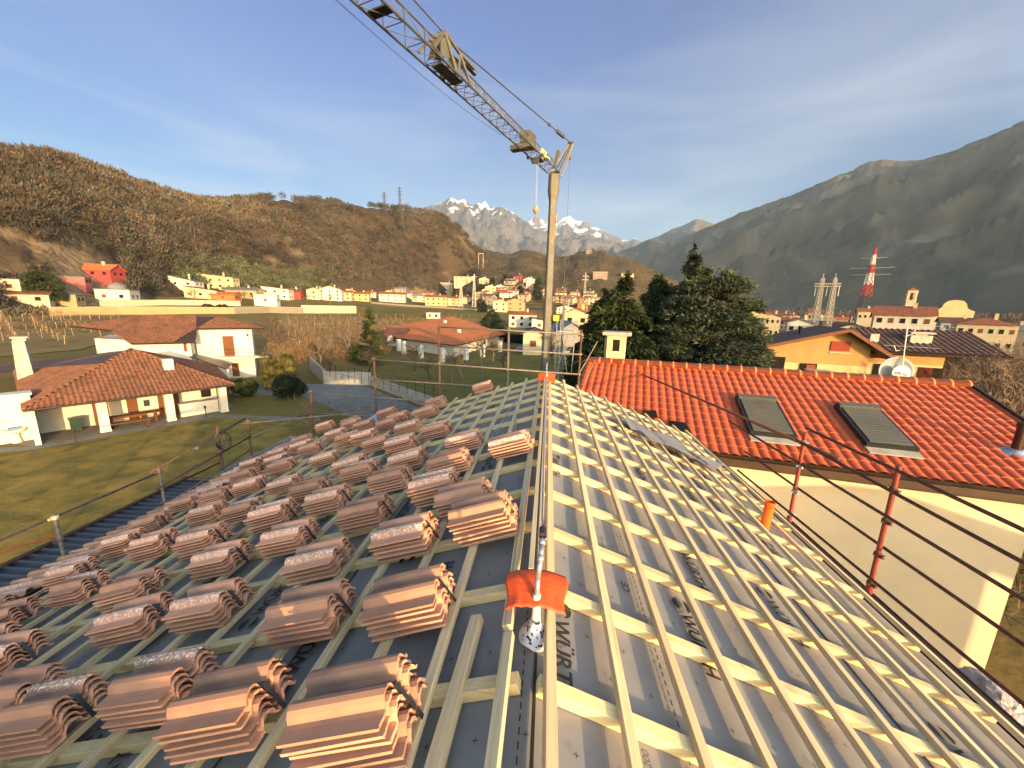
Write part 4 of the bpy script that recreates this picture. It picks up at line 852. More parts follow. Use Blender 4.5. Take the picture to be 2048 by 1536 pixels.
for pts in ([(1286,822),(1312,822),(1316,836),(1292,836)],[(1336,842),(1370,846),(1384,868),(1350,868)]):
    q=[onroof(x,y,.10) for x,y in pts]; mb=MB(); mb.prism(q,NF*.02); obj('roof_opening',mb,M_dark,nb)
q=onroof(2030,905,.0); mb=MB(); mb.tube(q-(0,0,.1),q+(0,0,.62),.085,14); mb.lathe(q+(0,0,.6),[(.085,0),(.10,.02),(.10,.10),(.06,.12)],14); obj('flue_pipe',mb,mat('dark_brown_pipe',(.05,.025,.018),rough=.35,metal=.4),nb)
mb=MB(); mb.lathe(q-(0,0,.02),[(.34,-.02),(.28,.03),(.16,.07),(.09,.12)],14,NF); obj('flashing',mb,mat('grey_foil',(.35,.37,.42),(.25,.27,.31),scale=14,rough=.25,metal=.6,bump=.5,bscale=30),nb)
mb=MB(); q2=onroof(1620,965,0); 
# satellite dish and aerial
pd=hp(1792,742,rA-nv_*.45,nv_)
ds=thing('satellite_dish','round grey satellite dish with white cover behind the red roof ridge','satellite dish',tuple(pd))
fa=nrm((-.25,-1,.12)); mb=MB(); mb.lathe(pd,[(.02,.10),(.25,.075),(.38,.03),(.44,-.01),(.45,.0),(.44,.02),(.36,.05),(.2,.10)],28,fa*-1); obj('reflector',mb,mat('dish_grey',(.28,.29,.29),(.22,.23,.23),rough=.4),ds,smooth=True)
w_=nrm(np.cross(fa,(0,0,1))); cc=pd+fa*.16+w_*.06*-1-(0,0,.05); mb=MB(); mb.lathe(cc,[(.0,-.02),(.22,-.02),(.235,0),(.225,.015),(.0,.03)],26,fa); cv=obj('cover',mb,mat('ivory_cover',(.72,.68,.52),rough=.4),ds)
put_text(txt('eolo',.17,.004,.2),cc+fa*.036+(0,0,-.02),w_*1.0+np.array((0,0,.15)),(0,0,1),mat('blue_grey_lettering',(.12,.16,.22)),cv,'lettering')
mb=MB(); mb.tube(pd-fa*.1,pd-fa*.3,.03,8); mb.tube(pd-fa*.3-(0,0,.9),pd-fa*.3+(0,0,.1),.025,8); obj('arm',mb,M_galv,ds)
b0=pd+nu_*.12+(0,0,.30); tp_=hp(1815,652,b0,nv_)
an=thing('tv_aerial','thin white television aerial mast rising above the satellite dish','aerial',tuple(b0)); mb=MB(); mb.tube(b0-(0,0,.8),b0,.02,8); mb.tube(b0,tp_,.016,8); obj('mast',mb,M_white,an)
for (pa,pb,n) in (((1766,690),(1876,697),9),((1830,650),(1942,657),8)):
    A=hp(*pa,b0,nv_); B=hp(*pb,b0,nv_); mb=MB(); mb.tube(A,B,.008,6)
    for k in range(n): q=A+(B-A)*k/(n-1); mb.tube(q-nv_*.10,q+nv_*.10,.004,5)
    obj('antenna_boom',mb,M_galv,an)
mb=MB(); q=hp(1800,700,b0,nv_); q2=hp(1788,690,b0,nv_); mb.path([q,hp(1792,702,b0,nv_),q2],.010,6); q=hp(1810,673,b0,nv_); mb.path([q,hp(1826,668,b0,nv_),hp(1834,655,b0,nv_)],.010,6); obj('bracket',mb,M_white,an)

# neighbouring house to the right of the viewpoint: outside the frame, its shadow lies on the cream wall
tS=10.0; SDn=np.array(SD); hw_=nrm((SDn[1],-SDn[0],0)); hd_=nrm((SDn[0],SDn[1],0))
def bk_(x,y,z): return np.array((x,y,z))-SDn*tS
prof_=[bk_(3.6,10.1,5.1),bk_(5.1,9.77,5.26),bk_(7.26,9.32,5.46),bk_(8.14,9.14,5.39),bk_(10.64,8.61,4.51),bk_(11.6,8.4,4.15)]
sh=thing('neighbouring_house','cream house standing to the right of the viewpoint beyond the picture','house',(14,0,0))
sp=[np.dot(p-prof_[2],hw_) for p in prof_]; zz=[p[2] for p in prof_]; o0=prof_[2]
def sp3(s_,z): return (o0[0]+hw_[0]*s_,o0[1]+hw_[1]*s_,z)
mb=MB(); mb.prism([sp3(a,z) for a,z in zip(sp,zz)]+[sp3(a,z-.18) for a,z in reversed(list(zip(sp,zz)))],-hd_*7); obj('roof',mb,M_redt,sh)
wr=np.dot(bk_(10.22,8.7,0)-prof_[2],hw_)
mb=MB(); mb.prism([sp3(sp[0]+.4,0),sp3(wr,0),sp3(wr,4.15+1.05-.05),sp3(0,zz[2]-.2),sp3(sp[0]+.4,zz[0]-.2)],-hd_*6.6); obj('wall',mb,M_cream,sh)
# ---------------- garden ----------------
def sheet(name,pts,z,m,**k): 
    mb=MB(); mb.poly([(x,y,z) for x,y in pts]); return struct(name,mb,m,**k)
def gp(*pp): return [tuple(hz(x,y,0)[:2]) for x,y in pp]
M_lawn=mat('dry_winter_lawn',(.30,.19,.045),(.15,.12,.035),scale=.6,world=True,c3=(.12,.10,.03),s3=.9,t3=(.48,.68),bump=.6,bscale=7,bdist=.05,rough=1,spec=.05,detail=9)
M_lawng=mat('green_winter_lawn',(.12,.11,.03),(.18,.13,.04),scale=.3,world=True,c3=(.075,.078,.022),s3=1.1,bump=.6,bscale=6,bdist=.05,rough=1,spec=.05,detail=9)
sheet('lawn',gp((-60,905),(60,899),(437,833),(640,840),(600,1100),(200,1500),(-400,1500)),.008,M_lawn)
M_path=mat('grey_paving',(.20,.18,.15),(.14,.13,.11),scale=1.4,world=True,c3=(.27,.25,.2),s3=5,bump=.3)
sheet('path',gp((-60,898),(60,893),(437,829),(640,836),(640,842),(437,834),(60,901),(-60,908)),.016,M_path)
sheet('patio',gp((-40,880),(60,893),(437,829),(470,812),(400,770),(200,790)),.012,mat('stone_flags',(.20,.17,.125),(.13,.11,.085),scale=3,world=True,c3=(.09,.08,.06),s3=2.2,bump=.5,bscale=8))
sheet('back_garden',gp((455,826),(640,834),(900,880),(1180,800),(1180,700),(960,712),(800,735),(640,748),(455,775)),.010,M_lawng)
M_grav=mat('grey_gravel',(.19,.185,.17),(.13,.13,.12),scale=.8,world=True,c3=(.25,.24,.22),s3=3,bump=.5,bscale=12)
sheet('driveway',gp((470,775),(600,768),(720,768),(850,820),(900,870),(760,880),(690,828),(600,790),(470,792)),.018,M_grav)
# low retaining wall with railing fence
rwp=gp((622,738),(650,768),(742,770),(868,820)); 
rw=thing('retaining_wall','low grey concrete retaining wall bordering the gravel court','wall',(rwp[0][0],rwp[0][1],0))
for k,(a,b_) in enumerate(zip(rwp[:-1],rwp[1:])):
    mb=MB(); h0=[1.7,1.5,1.1][k]; mb.beam((*a,h0/2),(*b_,h0/2),.25,h0); obj('wall_panel',mb,M_concrete,rw)
fn=thing('railing_fence','dark thin wire fence standing above the retaining wall','fence',(rwp[1][0],rwp[1][1],0))
for k in range(16):
    v=k/15; a=np.array(rwp[1])*(1-v)+np.array(rwp[3])*v; mb=MB(); mb.tube((a[0],a[1],1.0),(a[0],a[1],2.5),.025,5); obj('post',mb,M_dark,fn)
mb=MB()
for z in (1.5,2.0,2.45): mb.tube((*rwp[1],z),(*rwp[3],z),.01,4)
obj('rail',mb,M_dark,fn)
M_oldt=mat('old_brown_tile',(.22,.088,.040),(.13,.054,.028),scale=.9,rough=.85,c3=(.075,.042,.030),s3=3.5,t3=(.52,.64),bump=.25,bscale=18,bdist=.01,detail=7)
M_ortt=mat('orange_brown_tile',(.36,.125,.042),(.26,.085,.034),scale=.5,rough=.85,c3=(.17,.07,.04),s3=2,bump=.25,bscale=12,detail=7)
# ---- porch house ----
ph=thing('porch_house','low white house with a broad brown hip roof and an open porch on square pillars','house',(-33,27,0))
zE=2.45
FL=hz(44,821,zE);FRt=hz(469,769,zE);E1=hz(33,772,zE+.02); 
fd=nrm(FRt-FL); bd=nrm(np.cross((0,0,1),fd)); bd=bd if bd[1]>0 else -bd
ap=hz(262,698,5.25); BR=hz(429,729,zE); BR[2]=zE
tiled('roof',[FL,FRt,ap],(FL,FRt),.26,.42,M_oldt,ph,amp=.045,step=.02,per=6,thick=.12,duty=.6)
tiled('roof',[FRt,BR,ap],(FRt,BR),.26,.42,M_oldt,ph,amp=.045,step=.02,per=6,thick=.12,duty=.6)
ld=nrm(E1-FL); pn=np.cross(ld,ap-FL); L2=hp(-30,735,FL,pn); L1=FL+ld*np.dot(L2-FL,ld)
tiled('roof',[FL,ap,L2,hp(-40,745,FL,pn),FL+ld*20],(FL,FL+ld*20),.26,.42,M_oldt,ph,amp=.045,step=.02,per=6,thick=.12,duty=.6)
mb=MB(); mb.prism([ap,FL+ld*19,BR],(0,0,-.05)); obj('roof_back',mb,M_oldt,ph)
mb=MB()
for a,b_ in ((FL,ap),(FRt,ap)):
    n=int(np.linalg.norm(b_-a)/.4)
    for k in range(n): mb.tube(a+(b_-a)*k/n+(0,0,.05),a+(b_-a)*(k+.96)/n+(0,0,.03),.09,7,.075)
obj('hip_tiles',mb,M_oldt,ph,smooth=True)
mb=MB(); mb.tube(FL-(0,0,.06),FRt-(0,0,.06),.07,8); mb.tube(FRt-(0,0,.06),BR-(0,0,.06),.07,8); obj('gutter',mb,M_bronze,ph)
def pil(px,py,w=.50,h=2.42):
    q=hz(px,py,0); mb=MB(); mb.obox((q[0],q[1],h/2)+bd*w/2,fd*w/2,bd*w/2,(0,0,h/2)); mb.obox((q[0],q[1],.07)+bd*w/2,fd*(w/2+.03),bd*(w/2+.03),(0,0,.07)); return obj('pillar',mb,M_white,ph)
for p_ in ((213,864),(345,842),(451,824)): pil(*p_)
q=hz(48,882,0); mb=MB(); mb.obox((q[0],q[1],1.5)+bd*.5-fd*.2,fd*.85,bd*.5,(0,0,1.5)); mb.obox((q[0],q[1],3.06)+bd*.5-fd*.2,fd*.95,bd*.6,(0,0,.06)); obj('barbecue_stack',mb,M_white,ph)
inner=hz(420,800,0); 
w0=FL+bd*3.6+fd*.5; w1=FL+bd*3.6+fd*10.6
mb=MB(); mb.prism([(w0[0],w0[1],0),(w1[0],w1[1],0),tuple((w1+bd*4.5)[:2])+(0,),tuple((w0+bd*4.5)[:2])+(0,)],(0,0,2.4)); obj('wall',mb,M_white,ph)
mb=MB(); a=FL+fd*.2+bd*.5; mb.prism([(a[0],a[1],0),tuple((a+bd*3)[:2])+(0,),tuple((a+bd*3+fd*.25)[:2])+(0,),tuple((a+fd*.25)[:2])+(0,)],(0,0,2.4)); obj('side_wall',mb,M_white,ph)
def onwall(s0,s1,z0,z1,m,nm,par,base,off=.02,th=.03):
    c=base+fd*(s0+s1)/2; mb=MB(); mb.obox((c[0],c[1],(z0+z1)/2)-bd*off,fd*(s1-s0)/2,bd*th,(0,0,(z1-z0)/2)); return obj(nm,mb,m,par)
for s0,s1 in ((2.6,3.4),(4.4,5.0),(6.2,7.5)): onwall(s0,s1,0,2.1,M_wood_br,'door',ph,w0)
onwall(5.35,5.7,.9,1.4,M_glass,'window',ph,w0); onwall(9.0,9.7,1.0,1.7,M_dark,'window',ph,w0)
a=FL+fd*7.9+bd*1.9; mb=MB(); mb.obox((a[0],a[1],.5)+fd*1.0,fd*1.25,bd*.2,(0,0,.5)); mb.obox((a[0],a[1],1.03)+fd*1.0,fd*1.3,bd*.28,(0,0,.03)); obj('counter',mb,M_white,ph)
# stubby white chimney and tall grey chimney
q=hp(337,736,FL,np.cross(fd,ap-FL)); mb=MB(); mb.obox(q+(0,0,.28),fd*.3,bd*.3,(0,0,.45)); obj('chimney',mb,M_white,ph)
q=hz(50,732,3.6); mb=MB(); mb.lathe((q[0],q[1],2.6),[(.64,0),(.46,3.1)],4); c_=obj('chimney',mb,M_concrete,ph); mb=MB(); mb.obox((q[0],q[1],5.95),fd*.46,bd*.46,(0,0,.06)); mb.obox((q[0],q[1],5.78),fd*.35,bd*.35,(0,0,.12)); obj('cap',mb,M_concrete,c_)
# garden furniture
tb_=FL+fd*5.0+bd*2.0
t=thing('garden_table','long wooden table on the patio between two white pillars','table',(tb_[0],tb_[1],0)); mb=MB(); mb.obox((tb_[0],tb_[1],.76),fd*1.5,bd*.4,(0,0,.03)); obj('table_top',mb,M_wood_br,t)
for i in (-1.2,1.2):
    for j in (-.3,.3): mb=MB(); p=tb_+fd*i+bd*j; mb.beam((p[0],p[1],.0),(p[0],p[1],.74),.09,.09); obj('leg',mb,M_wood_br,t)
for j,lab in ((-.85,'brown wooden bench on the near side of the patio table'),(.85,'brown wooden bench on the far side of the patio table')):
    c=tb_+bd*j-fd*.5; t=thing('garden_bench',lab,'bench',(c[0],c[1],0)); mb=MB(); mb.obox((c[0],c[1],.44),fd*1.3,bd*.15,(0,0,.03)); obj('seat',mb,M_wood_br,t)
    for i in (-1.1,1.1): mb=MB(); p=c+fd*i; mb.beam((p[0],p[1],0),(p[0],p[1],.42),.25,.06); obj('leg',mb,M_wood_br,t)
c=FL+fd*2.1+bd*2.6; t=thing('wheelie_bin','dark green wheeled bin beside the porch wall','bin',(c[0],c[1],0)); mb=MB(); mb.prism([c-(0,0,c[2])+fd*i*.26+bd*j*.26+(0,0,.08) for i,j in ((-1,-1),(1,-1),(1,1),(-1,1))],(0,0,.85)); obj('body',mb,mat('dark_green_plastic',(.012,.03,.016),rough=.4),t); mb=MB(); mb.obox((c[0],c[1],.97),fd*.31,bd*.31,(0,0,.04)); obj('lid',mb,MATS['dark_green_plastic'],t)
for i in (-1,1): mb=MB(); p=c+fd*.2*i+bd*.25; mb.lathe((p[0],p[1],.1),[(.1,-.03),(.1,.03)],10,fd); obj('wheel',mb,M_black,t)
c=hz(35,885,0); t=thing('garden_sink','white stone basin on a pedestal beside the barbecue stack','basin',tuple(c)); mb=MB(); mb.lathe((c[0],c[1],0),[(.22,0),(.16,.5),(.2,.62)],14); obj('pedestal',mb,M_white,t); mb=MB(); mb.lathe((c[0],c[1],.62),[(.2,0),(.45,.12),(.5,.3),(.44,.3),(.3,.16)],18); obj('basin',mb,M_white,t)
c2=c+(0,0,.98); mb=MB(); mb.obox(c2,fd*.25,bd*.18,(0,0,.05)); solo('blue_cloth',mb,mat('blue_cloth',(.08,.2,.42),(.06,.15,.33)),'blue cloth folded on the white garden basin','cloth')
for i,(px,py,lab) in enumerate(((152,884,'small patio lamp nearest the barbecue stack'),(296,857,'small patio lamp between the two middle pillars'),(413,836,'small patio lamp near the right-hand pillar'))):
    c=hz(px,py,0); t=thing('patio_lamp',lab,'lamp',tuple(c)); mb=MB(); mb.tube(c,c+(0,0,.75),.03,8); obj('post',mb,M_bronze,t); mb=MB(); mb.lathe(c+(0,0,.75),[(.05,0),(.09,.12),(.09,.2),(.02,.28)],8); obj('lantern',mb,M_glass,t)
# ---- two-storey white house behind ----
wh=thing('white_villa','two-storey white house with brown hip roof and a balcony behind the porch house','house',(-40,40,0))
d2=nrm((.79,.61,0)); n2=nrm(np.cross((0,0,1),d2)); n2=n2 if n2[1]>0 else -n2
A1=hz(393,657,6.0); A2=hz(530,656,6.0); B1=hz(262,687,4.75); B2=hz(390,684,4.75); R1=hz(280,631,7.3); R2=hz(435,632,7.3)
A2=A1+d2*np.dot(A2-A1,d2); B2=B1+d2*np.dot(B2-B1,d2); pn=np.cross(d2,nrm(R1-B1)); 
def rp(px,py,P0,n): return hp(px,py,P0,n)
Tn=np.cross(B2-B1,R1-B1); A1=rp(393,657,B1,Tn); A2=rp(530,656,B1,Tn); R2=rp(435,632,B1,Tn)
tiled('roof',[B1,B2,rp(393,670,B1,Tn),A1,R2,R1],(B1,B2),.26,.42,M_oldt,wh,amp=.045,step=.02,per=5,thick=.12,duty=.6)
tiled('roof',[A1,A2,R2],(A1,A2),.26,.42,M_oldt,wh,amp=.045,step=.02,per=5,thick=.12,duty=.6)
LT=hz(140,652,6.25); LE=hz(222,661,6.0)
tiled('roof',[LT,LE,R1],(LT,LE),.26,.42,M_oldt,wh,amp=.04,step=.02,per=5,thick=.10,duty=.6)
mb=MB(); mb.prism([LE,B1,R1],(0,0,-.12)); obj('roof',mb,M_oldt,wh)
mb=MB(); bkp=R2+n2*5-(0,0,1.5); mb.prism([R1,R2,bkp,R1+n2*5-(0,0,1.5)],(0,0,-.08)); obj('roof_back',mb,M_oldt,wh)
mb=MB(); mb.tube(B1,B2,.06,6); mb.tube(A1,A2,.06,6); obj('gutter',mb,M_bronze,wh)
zA=float(A2[2])-.1; wa=A1+n2*.7-d2*.3; wb=hp(507,700,wa,n2); wb=wa+d2*np.dot(wb-wa,d2)
mb=MB(); mb.prism([(wa[0],wa[1],0),(wb[0],wb[1],0),tuple((wb+n2*6)[:2])+(0,),tuple((wa+n2*6)[:2])+(0,)],(0,0,zA)); obj('wall',mb,M_white,wh)
wc=B1+n2*.9+d2*.5; wd=B2+n2*.9-d2*.5
mb=MB(); mb.prism([(wc[0],wc[1],0),(wd[0],wd[1],0),tuple((wd+n2*6)[:2])+(0,),tuple((wc+n2*6)[:2])+(0,)],(0,0,float(B1[2])+.05)); obj('wall',mb,M_white,wh)
c0_=LT*.55+LE*.45+n2*1.1; c1_=LE+n2*1.0
mb=MB(); mb.prism([(c0_[0],c0_[1],0),(c1_[0],c1_[1],0),(wc[0],wc[1],0),tuple((wc+n2*5)[:2])+(0,),tuple((c0_+n2*5)[:2])+(0,)],(0,0,5.0)); obj('wall',mb,M_white,wh)
def onw2(px0,py0,px1,py1,m,nm,base,off=.03,par=wh):
    a=hp(px0,py0,base,n2); b_=hp(px1,py1,base,n2); c=(a+b_)/2; hw=abs(np.dot(b_-a,d2))/2; hh=abs(b_[2]-a[2])/2; mb=MB(); mb.obox(c-n2*off,d2*hw,n2*off,(0,0,hh)); return obj(nm,mb,m,par)
dr=onw2(444,672,471,712,M_wood_br,'door',wa); onw2(463,727,480,752,M_wood_br,'door',wa); onw2(366,684,375,703,M_wood_br,'window',wd)
onw2(200,673,211,697,M_wood_br,'window',c0_)
q=hp(440,712,wa,n2); z_b=float(q[2]); ba=q; bb=hp(508,711,wa,n2)+d2*1.5
mb=MB(); mb.prism([ba-(0,0,.15),bb-(0,0,.15),bb-n2*1.5-(0,0,.15),ba-n2*1.5-(0,0,.15)],(0,0,.15)); bal=obj('balcony',mb,M_white,wh)
mb=MB(); 
for z in (.5,.98): mb.tube(ba-n2*1.45+(0,0,z),bb-n2*1.45+(0,0,z),.02,5)
for k in range(6): p=ba+(bb-ba)*k/5-n2*1.45; mb.tube(p,p+(0,0,.98),.02,5)
obj('railing',mb,M_bronze,bal)
mb=MB(); q=hp(495,670,wa,n2); mb.lathe(q-n2*.15,[(.05,-.15),(.12,0),(.05,.15)],8); obj('wall_lamp',mb,M_bronze,wh)
q=hz(400,700,4.0); 
# small pergola roof between the houses
mb=MB(); P=[hz(383,706,3.3),hz(462,728,2.6),hz(455,738,2.5),hz(380,712,3.2)]; mb.prism(P,(0,0,-.12)); t=thing('lean_to_canopy','small dark lean-to canopy between the porch house and the white villa','canopy',tuple(P[0]-(0,0,P[0][2]))); obj('roof',mb,M_bronze,t); q=P[2]; mb=MB(); mb.tube((q[0],q[1],0),q,.08,8); obj('post',mb,M_white,t)
# ---- orange-roofed bungalow ----
bg=thing('orange_roofed_bungalow','white bungalow with wide orange-brown hip roof and pillared porch in the middle distance','house',(-20,72,0))
z0=2.35
C1=hz(797,676,z0);C2=hz(912,691,z0);C3=hz(1012,668,z0);
u1=nrm(C2-C1); u2=nrm(C3-C2); top_=hz(925,632,5.3); top2=hz(880,633,5.3); top1=hz(905,634,5.2)
BL=hz(762,657,z0+.4)
tA=hp(892,633,C2,(C2-CAM)*0+np.array((0,1,0)))
cen=(C1+C3)/2; pk=hz(905,633,5.4); 
F1n=np.cross(C2-C1,pk-C1); pk1=hp(892,634,C1,F1n); F2n=np.cross(C3-C2,pk-C2)
tiled('roof',[C1,C2,pk],(C1,C2),.3,.45,M_ortt,bg,amp=.04,step=.02,per=5,thick=.12,duty=.6)
tiled('roof',[C2,C3,pk],(C2,C3),.3,.45,M_ortt,bg,amp=.04,step=.02,per=5,thick=.12,duty=.6)
tiled('roof',[C1,pk,BL],(BL,C1),.3,.45,M_ortt,bg,amp=.04,step=.02,per=5,thick=.12,duty=.6)
mb=MB(); mb.prism([BL,pk,C3],(0,0,-.06)); obj('roof_back',mb,M_ortt,bg)
in1=nrm(np.cross((0,0,1),u1)); in1=in1 if in1[1]>0 else -in1; in2=nrm(np.cross((0,0,1),u2)); in2=in2 if np.dot(in2,cen-C2)>0 else -in2
a=C1+in1*1.6+u1*.5; b_=C2+in1*2.2+in2*2.2; c=C3+in2*1.8-u2*.5; d_=c+in2*9; e_=a+in1*9
mb=MB(); mb.prism([(p[0],p[1],0) for p in (a,b_,c,d_,e_)],(0,0,2.3)); obj('wall',mb,M_white,bg)
for px,py in ((798,702),(808,707),(842,716),(885,725),(932,720),(965,714),(1000,704)):
    q=hz(px,py,0); mb=MB(); mb.obox((q[0],q[1],1.17),u1*.32,in1*.32,(0,0,1.17)); obj('pillar',mb,M_white,bg)
for f_,base,uu,inn in ((.25,C1,u1,in1),(.62,C1,u1,in1),(.3,C2,u2,in2),(.62,C2,u2,in2)):
    L_=np.linalg.norm((C2-C1) if base is C1 else (C3-C2)); p=base+uu*L_*f_+inn*1.62; mb=MB(); mb.obox((p[0],p[1],1.2),uu*.7,inn*.08,(0,0,.95)); obj('window' if f_!=.62 else 'door',mb,M_dark if f_!=.62 else M_wood_br,bg)
for px,py in ((890,646),(918,665)):
    q=hp(px,py,C2,F1n if px<900 else F2n); mb=MB(); mb.obox(q+(0,0,.2),u1*.3,in1*.3,(0,0,.5)); obj('chimney',mb,M_white,bg)
q=hz(905,722,0); mb=MB(); mb.box(q[0]-1,q[1]-.3,0,q[0]+1,q[1]+.3,.5); solo('firewood_pile',mb,M_wood_br,'low pile of firewood and clutter under the bungalow porch','woodpile')
# pale blue covered boat/car on the lawn
q=hz(1052,703,0); t=thing('covered_car','car under a pale blue cover parked behind the gable scaffold','car',tuple(q)); mb=MB(); V=[];nn=14
M_cov=mat('pale_blue_cover',(.25,.34,.42),(.2,.28,.36),scale=2,rough=.6,bump=.4,bscale=6)
prof_c=[(-2.1,.0),(-2.15,.5),(-1.7,.85),(-.9,1.0),(-.4,1.4),(.8,1.42),(1.5,1.0),(2.1,.8),(2.15,.3),(2.1,.0)]
for s_ in (-1,1):
    for (x,z) in prof_c: V.append((q[0]+x,q[1]+s_*(.85 if z<1 else .65),z))
n_=len(prof_c); mb.add(V,[tuple(range(n_)),tuple(range(2*n_-1,n_-1,-1))]+[(i,i+1,n_+i+1,n_+i) for i in range(n_-1)]); obj('cover',mb,M_cov,t,bevel=.08)
for x in (-1.3,1.3):
    for s_ in (-1,1): mb=MB(); mb.lathe((q[0]+x,q[1]+s_*.86,.3),[(.3,-.08),(.3,.08)],12,(0,1,0)); obj('wheel',mb,M_black,t)
# ---- ochre house behind the red roof ----
M_drt=mat('dark_brown_tile',(.12,.062,.042),(.08,.042,.03),scale=1.4,rough=.8,c3=(.13,.075,.05),s3=6)
oh=thing('ochre_house','ochre and yellow gabled house with dark roof and red shutters behind the red roof','house',(25,35,0))
W0=hy(1690,656,33.); un=nu_; vn=nv_
def ow(px,py,l=0): return hp(px,py,W0+vn*l,vn)
Lw=ow(1505,692);Rw=ow(1785,716); 
ev=.9
gl=[ow(1440,706),Lw,W0,Rw]
def onq(px0,py0,px1,py1,m,nm,off=.04,par=oh,l=0,inn=0):
    a=ow(px0,py0,l); b_=ow(px1,py1,l); c=(a+b_)/2; hw=abs(np.dot(b_-a,un))/2; hh=abs(b_[2]-a[2])/2; mb=MB(); mb.obox(c+vn*off,un*hw,vn*off,(0,0,hh)); return obj(nm,mb,m,par)
wl=ow(1440,712)-(0,0,.2); wr_=ow(1742,700); sill=ow(1640,728)[2]
def below(p,z): return (p[0],p[1],z)
zap=W0[2]-.25
slopeL=(W0[2]-Lw[2])/np.dot(W0-Lw,un); slopeR=(W0[2]-Rw[2])/np.dot(Rw-W0,un)
sL=-9.5; sR=np.dot(wr_-W0,un)
up_=[below(W0+un*sL,sill),below(W0+un*sR,sill),below(W0+un*sR,zap-slopeR*sR),below(W0,zap),below(W0+un*sL,zap+slopeL*sL)]
mb=MB(); mb.prism(up_,-vn*4.6); obj('wall',mb,M_orp,oh)
mb=MB(); mb.prism([below(W0+un*sL+vn*-.03,0),below(W0+un*sR-vn*.03,0),below(W0+un*sR-vn*.03,sill-.004),below(W0+un*sL-vn*.03,sill-.004)],-vn*4.5); obj('wall',mb,M_yel,oh)
for (s0,s1,sl_) in ((sL-1,0,slopeL),(0,sR+1.4,-slopeR)):
    a=below(W0+un*s0,W0[2]+(sl_*s0)); b_=below(W0+un*s1,W0[2]+(sl_*s1)); mb=MB(); mb.prism([np.array(a)+vn*ev,np.array(b_)+vn*ev,np.array(b_)+vn*ev-(0,0,.22),np.array(a)+vn*ev-(0,0,.22)],-vn*(5.0+ev)); rf=obj('roof',mb,M_drt,oh)
    mb=MB(); mb.beam(np.array(a)+vn*(ev+.03)-(0,0,.14),np.array(b_)+vn*(ev+.03)-(0,0,.14),.05,.24); obj('verge_board',mb,mat('brown_verge_board',(.14,.055,.025)),oh)
wn=onq(1663,682,1698,703,mat('red_shutter',(.22,.035,.015),(.17,.028,.012),scale=4,stretch=(1,1,12)),'window'); onq(1658,704,1700,707,M_white,'sill',.08,par=wn)
onq(1601,726,1630,750,M_dark,'window'); onq(1612,729,1628,742,MATS['red_shutter'],'shutter',.07)
onq(1515,711,1563,760,M_dark,'door')
mb=MB(); A=ow(1608,737,.9); B=ow(1700,752,.9); mb.prism([ow(1606,738,.2),ow(1650,740,.2),B,ow(1640,750,1.2)],(0,0,.04)); obj('canopy',mb,M_galv,oh)
mb=MB(); mb.tube(ow(1785,716,.9)-(0,0,.1),ow(1745,740,.1),.05,6); obj('downpipe',mb,M_bronze,oh)
# right wing with ribbed tile roof
r0=hz(1700,660,0); Wd=W0-vn*3.2
def wq(px,py,l=0): return hp(px,py,Wd+vn*l,vn)
RA=W0-vn*5.2+un*.2; RA=hp(1700,655,RA,vn); RB=hp(1938,668,RA,vn); RB=RA+un*np.dot(RB-RA,un)
EA_=hp(1770,699,RA+vn*4.6,vn); EB_=hp(1948,716,RA+vn*4.6,vn); zz_=(EA_[2]+EB_[2])/2; EA_=np.array((EA_[0],EA_[1],zz_)); EB_=EA_+un*(np.dot(RB-EA_,un)+.0)
EL=EA_-un*3.5
tiled('roof',[RA,RB,EB_,EL],(EL,EB_),.42,.5,M_drt,oh,amp=.07,step=.02,per=6,thick=.14,duty=.55)
mb=MB(); mb.prism([RA,RB,RB-vn*4.6-(0,0,RA[2]-zz_),RA-vn*4.6-(0,0,RA[2]-zz_)],(0,0,-.08)); obj('roof_back',mb,M_drt,oh)
wv=EA_-vn*1.0; ws0=0; ws1=np.dot(hp(1884,740,wv,vn)-wv,un)
bandz=hp(1830,712,wv,vn)[2]
mb=MB(); mb.prism([below(wv-un*3,0),below(wv+un*ws1,0),below(wv+un*ws1,zz_-.3),below(wv-un*3,zz_-.3)],-vn*6.5); obj('wall',mb,M_yel,oh)
mb=MB(); mb.prism([below(wv-un*3+vn*.02,zz_-1.0),below(wv+un*ws1+vn*.02,zz_-1.0),below(wv+un*(ws1+.0)+vn*.02,zz_-.3),below(wv-un*3+vn*.02,zz_-.3)],-vn*.02); obj('painted_band',mb,M_orp,oh)
def onr(px0,py0,px1,py1,m,nm):
    a=hp(px0,py0,wv,vn); b_=hp(px1,py1,wv,vn); c=(a+b_)/2; hw=abs(np.dot(b_-a,un))/2; hh=abs(b_[2]-a[2])/2; mb=MB(); mb.obox(c+vn*.05,un*hw,vn*.04,(0,0,hh)); return obj(nm,mb,m,oh)
onr(1748,727,1777,762,M_dark,'window'); onr(1765,730,1778,760,MATS['red_shutter'],'shutter'); onr(1838,734,1880,764,M_dark,'window'); onr(1838,734,1858,764,MATS['red_shutter'],'shutter')
mb=MB(); q=hp(1833,684,(RA+EA_)/2+un*2,vn); mb.obox(q,un*.7,vn*.5,(0,0,.55)); c_=obj('chimney',mb,M_concrete,oh); mb=MB(); mb.obox(q+(0,0,.75),un*.8,vn*.6,(0,0,.07)); mb.obox(q+(0,0,.62),un*.4,vn*.4,(0,0,.1)); obj('cap',mb,M_concrete,c_)
mb=MB(); q=hp(1744,682,EA_-vn*2,vn); mb.obox(q,un*.3,vn*.3,(0,0,.6)); obj('chimney',mb,M_concrete,oh)
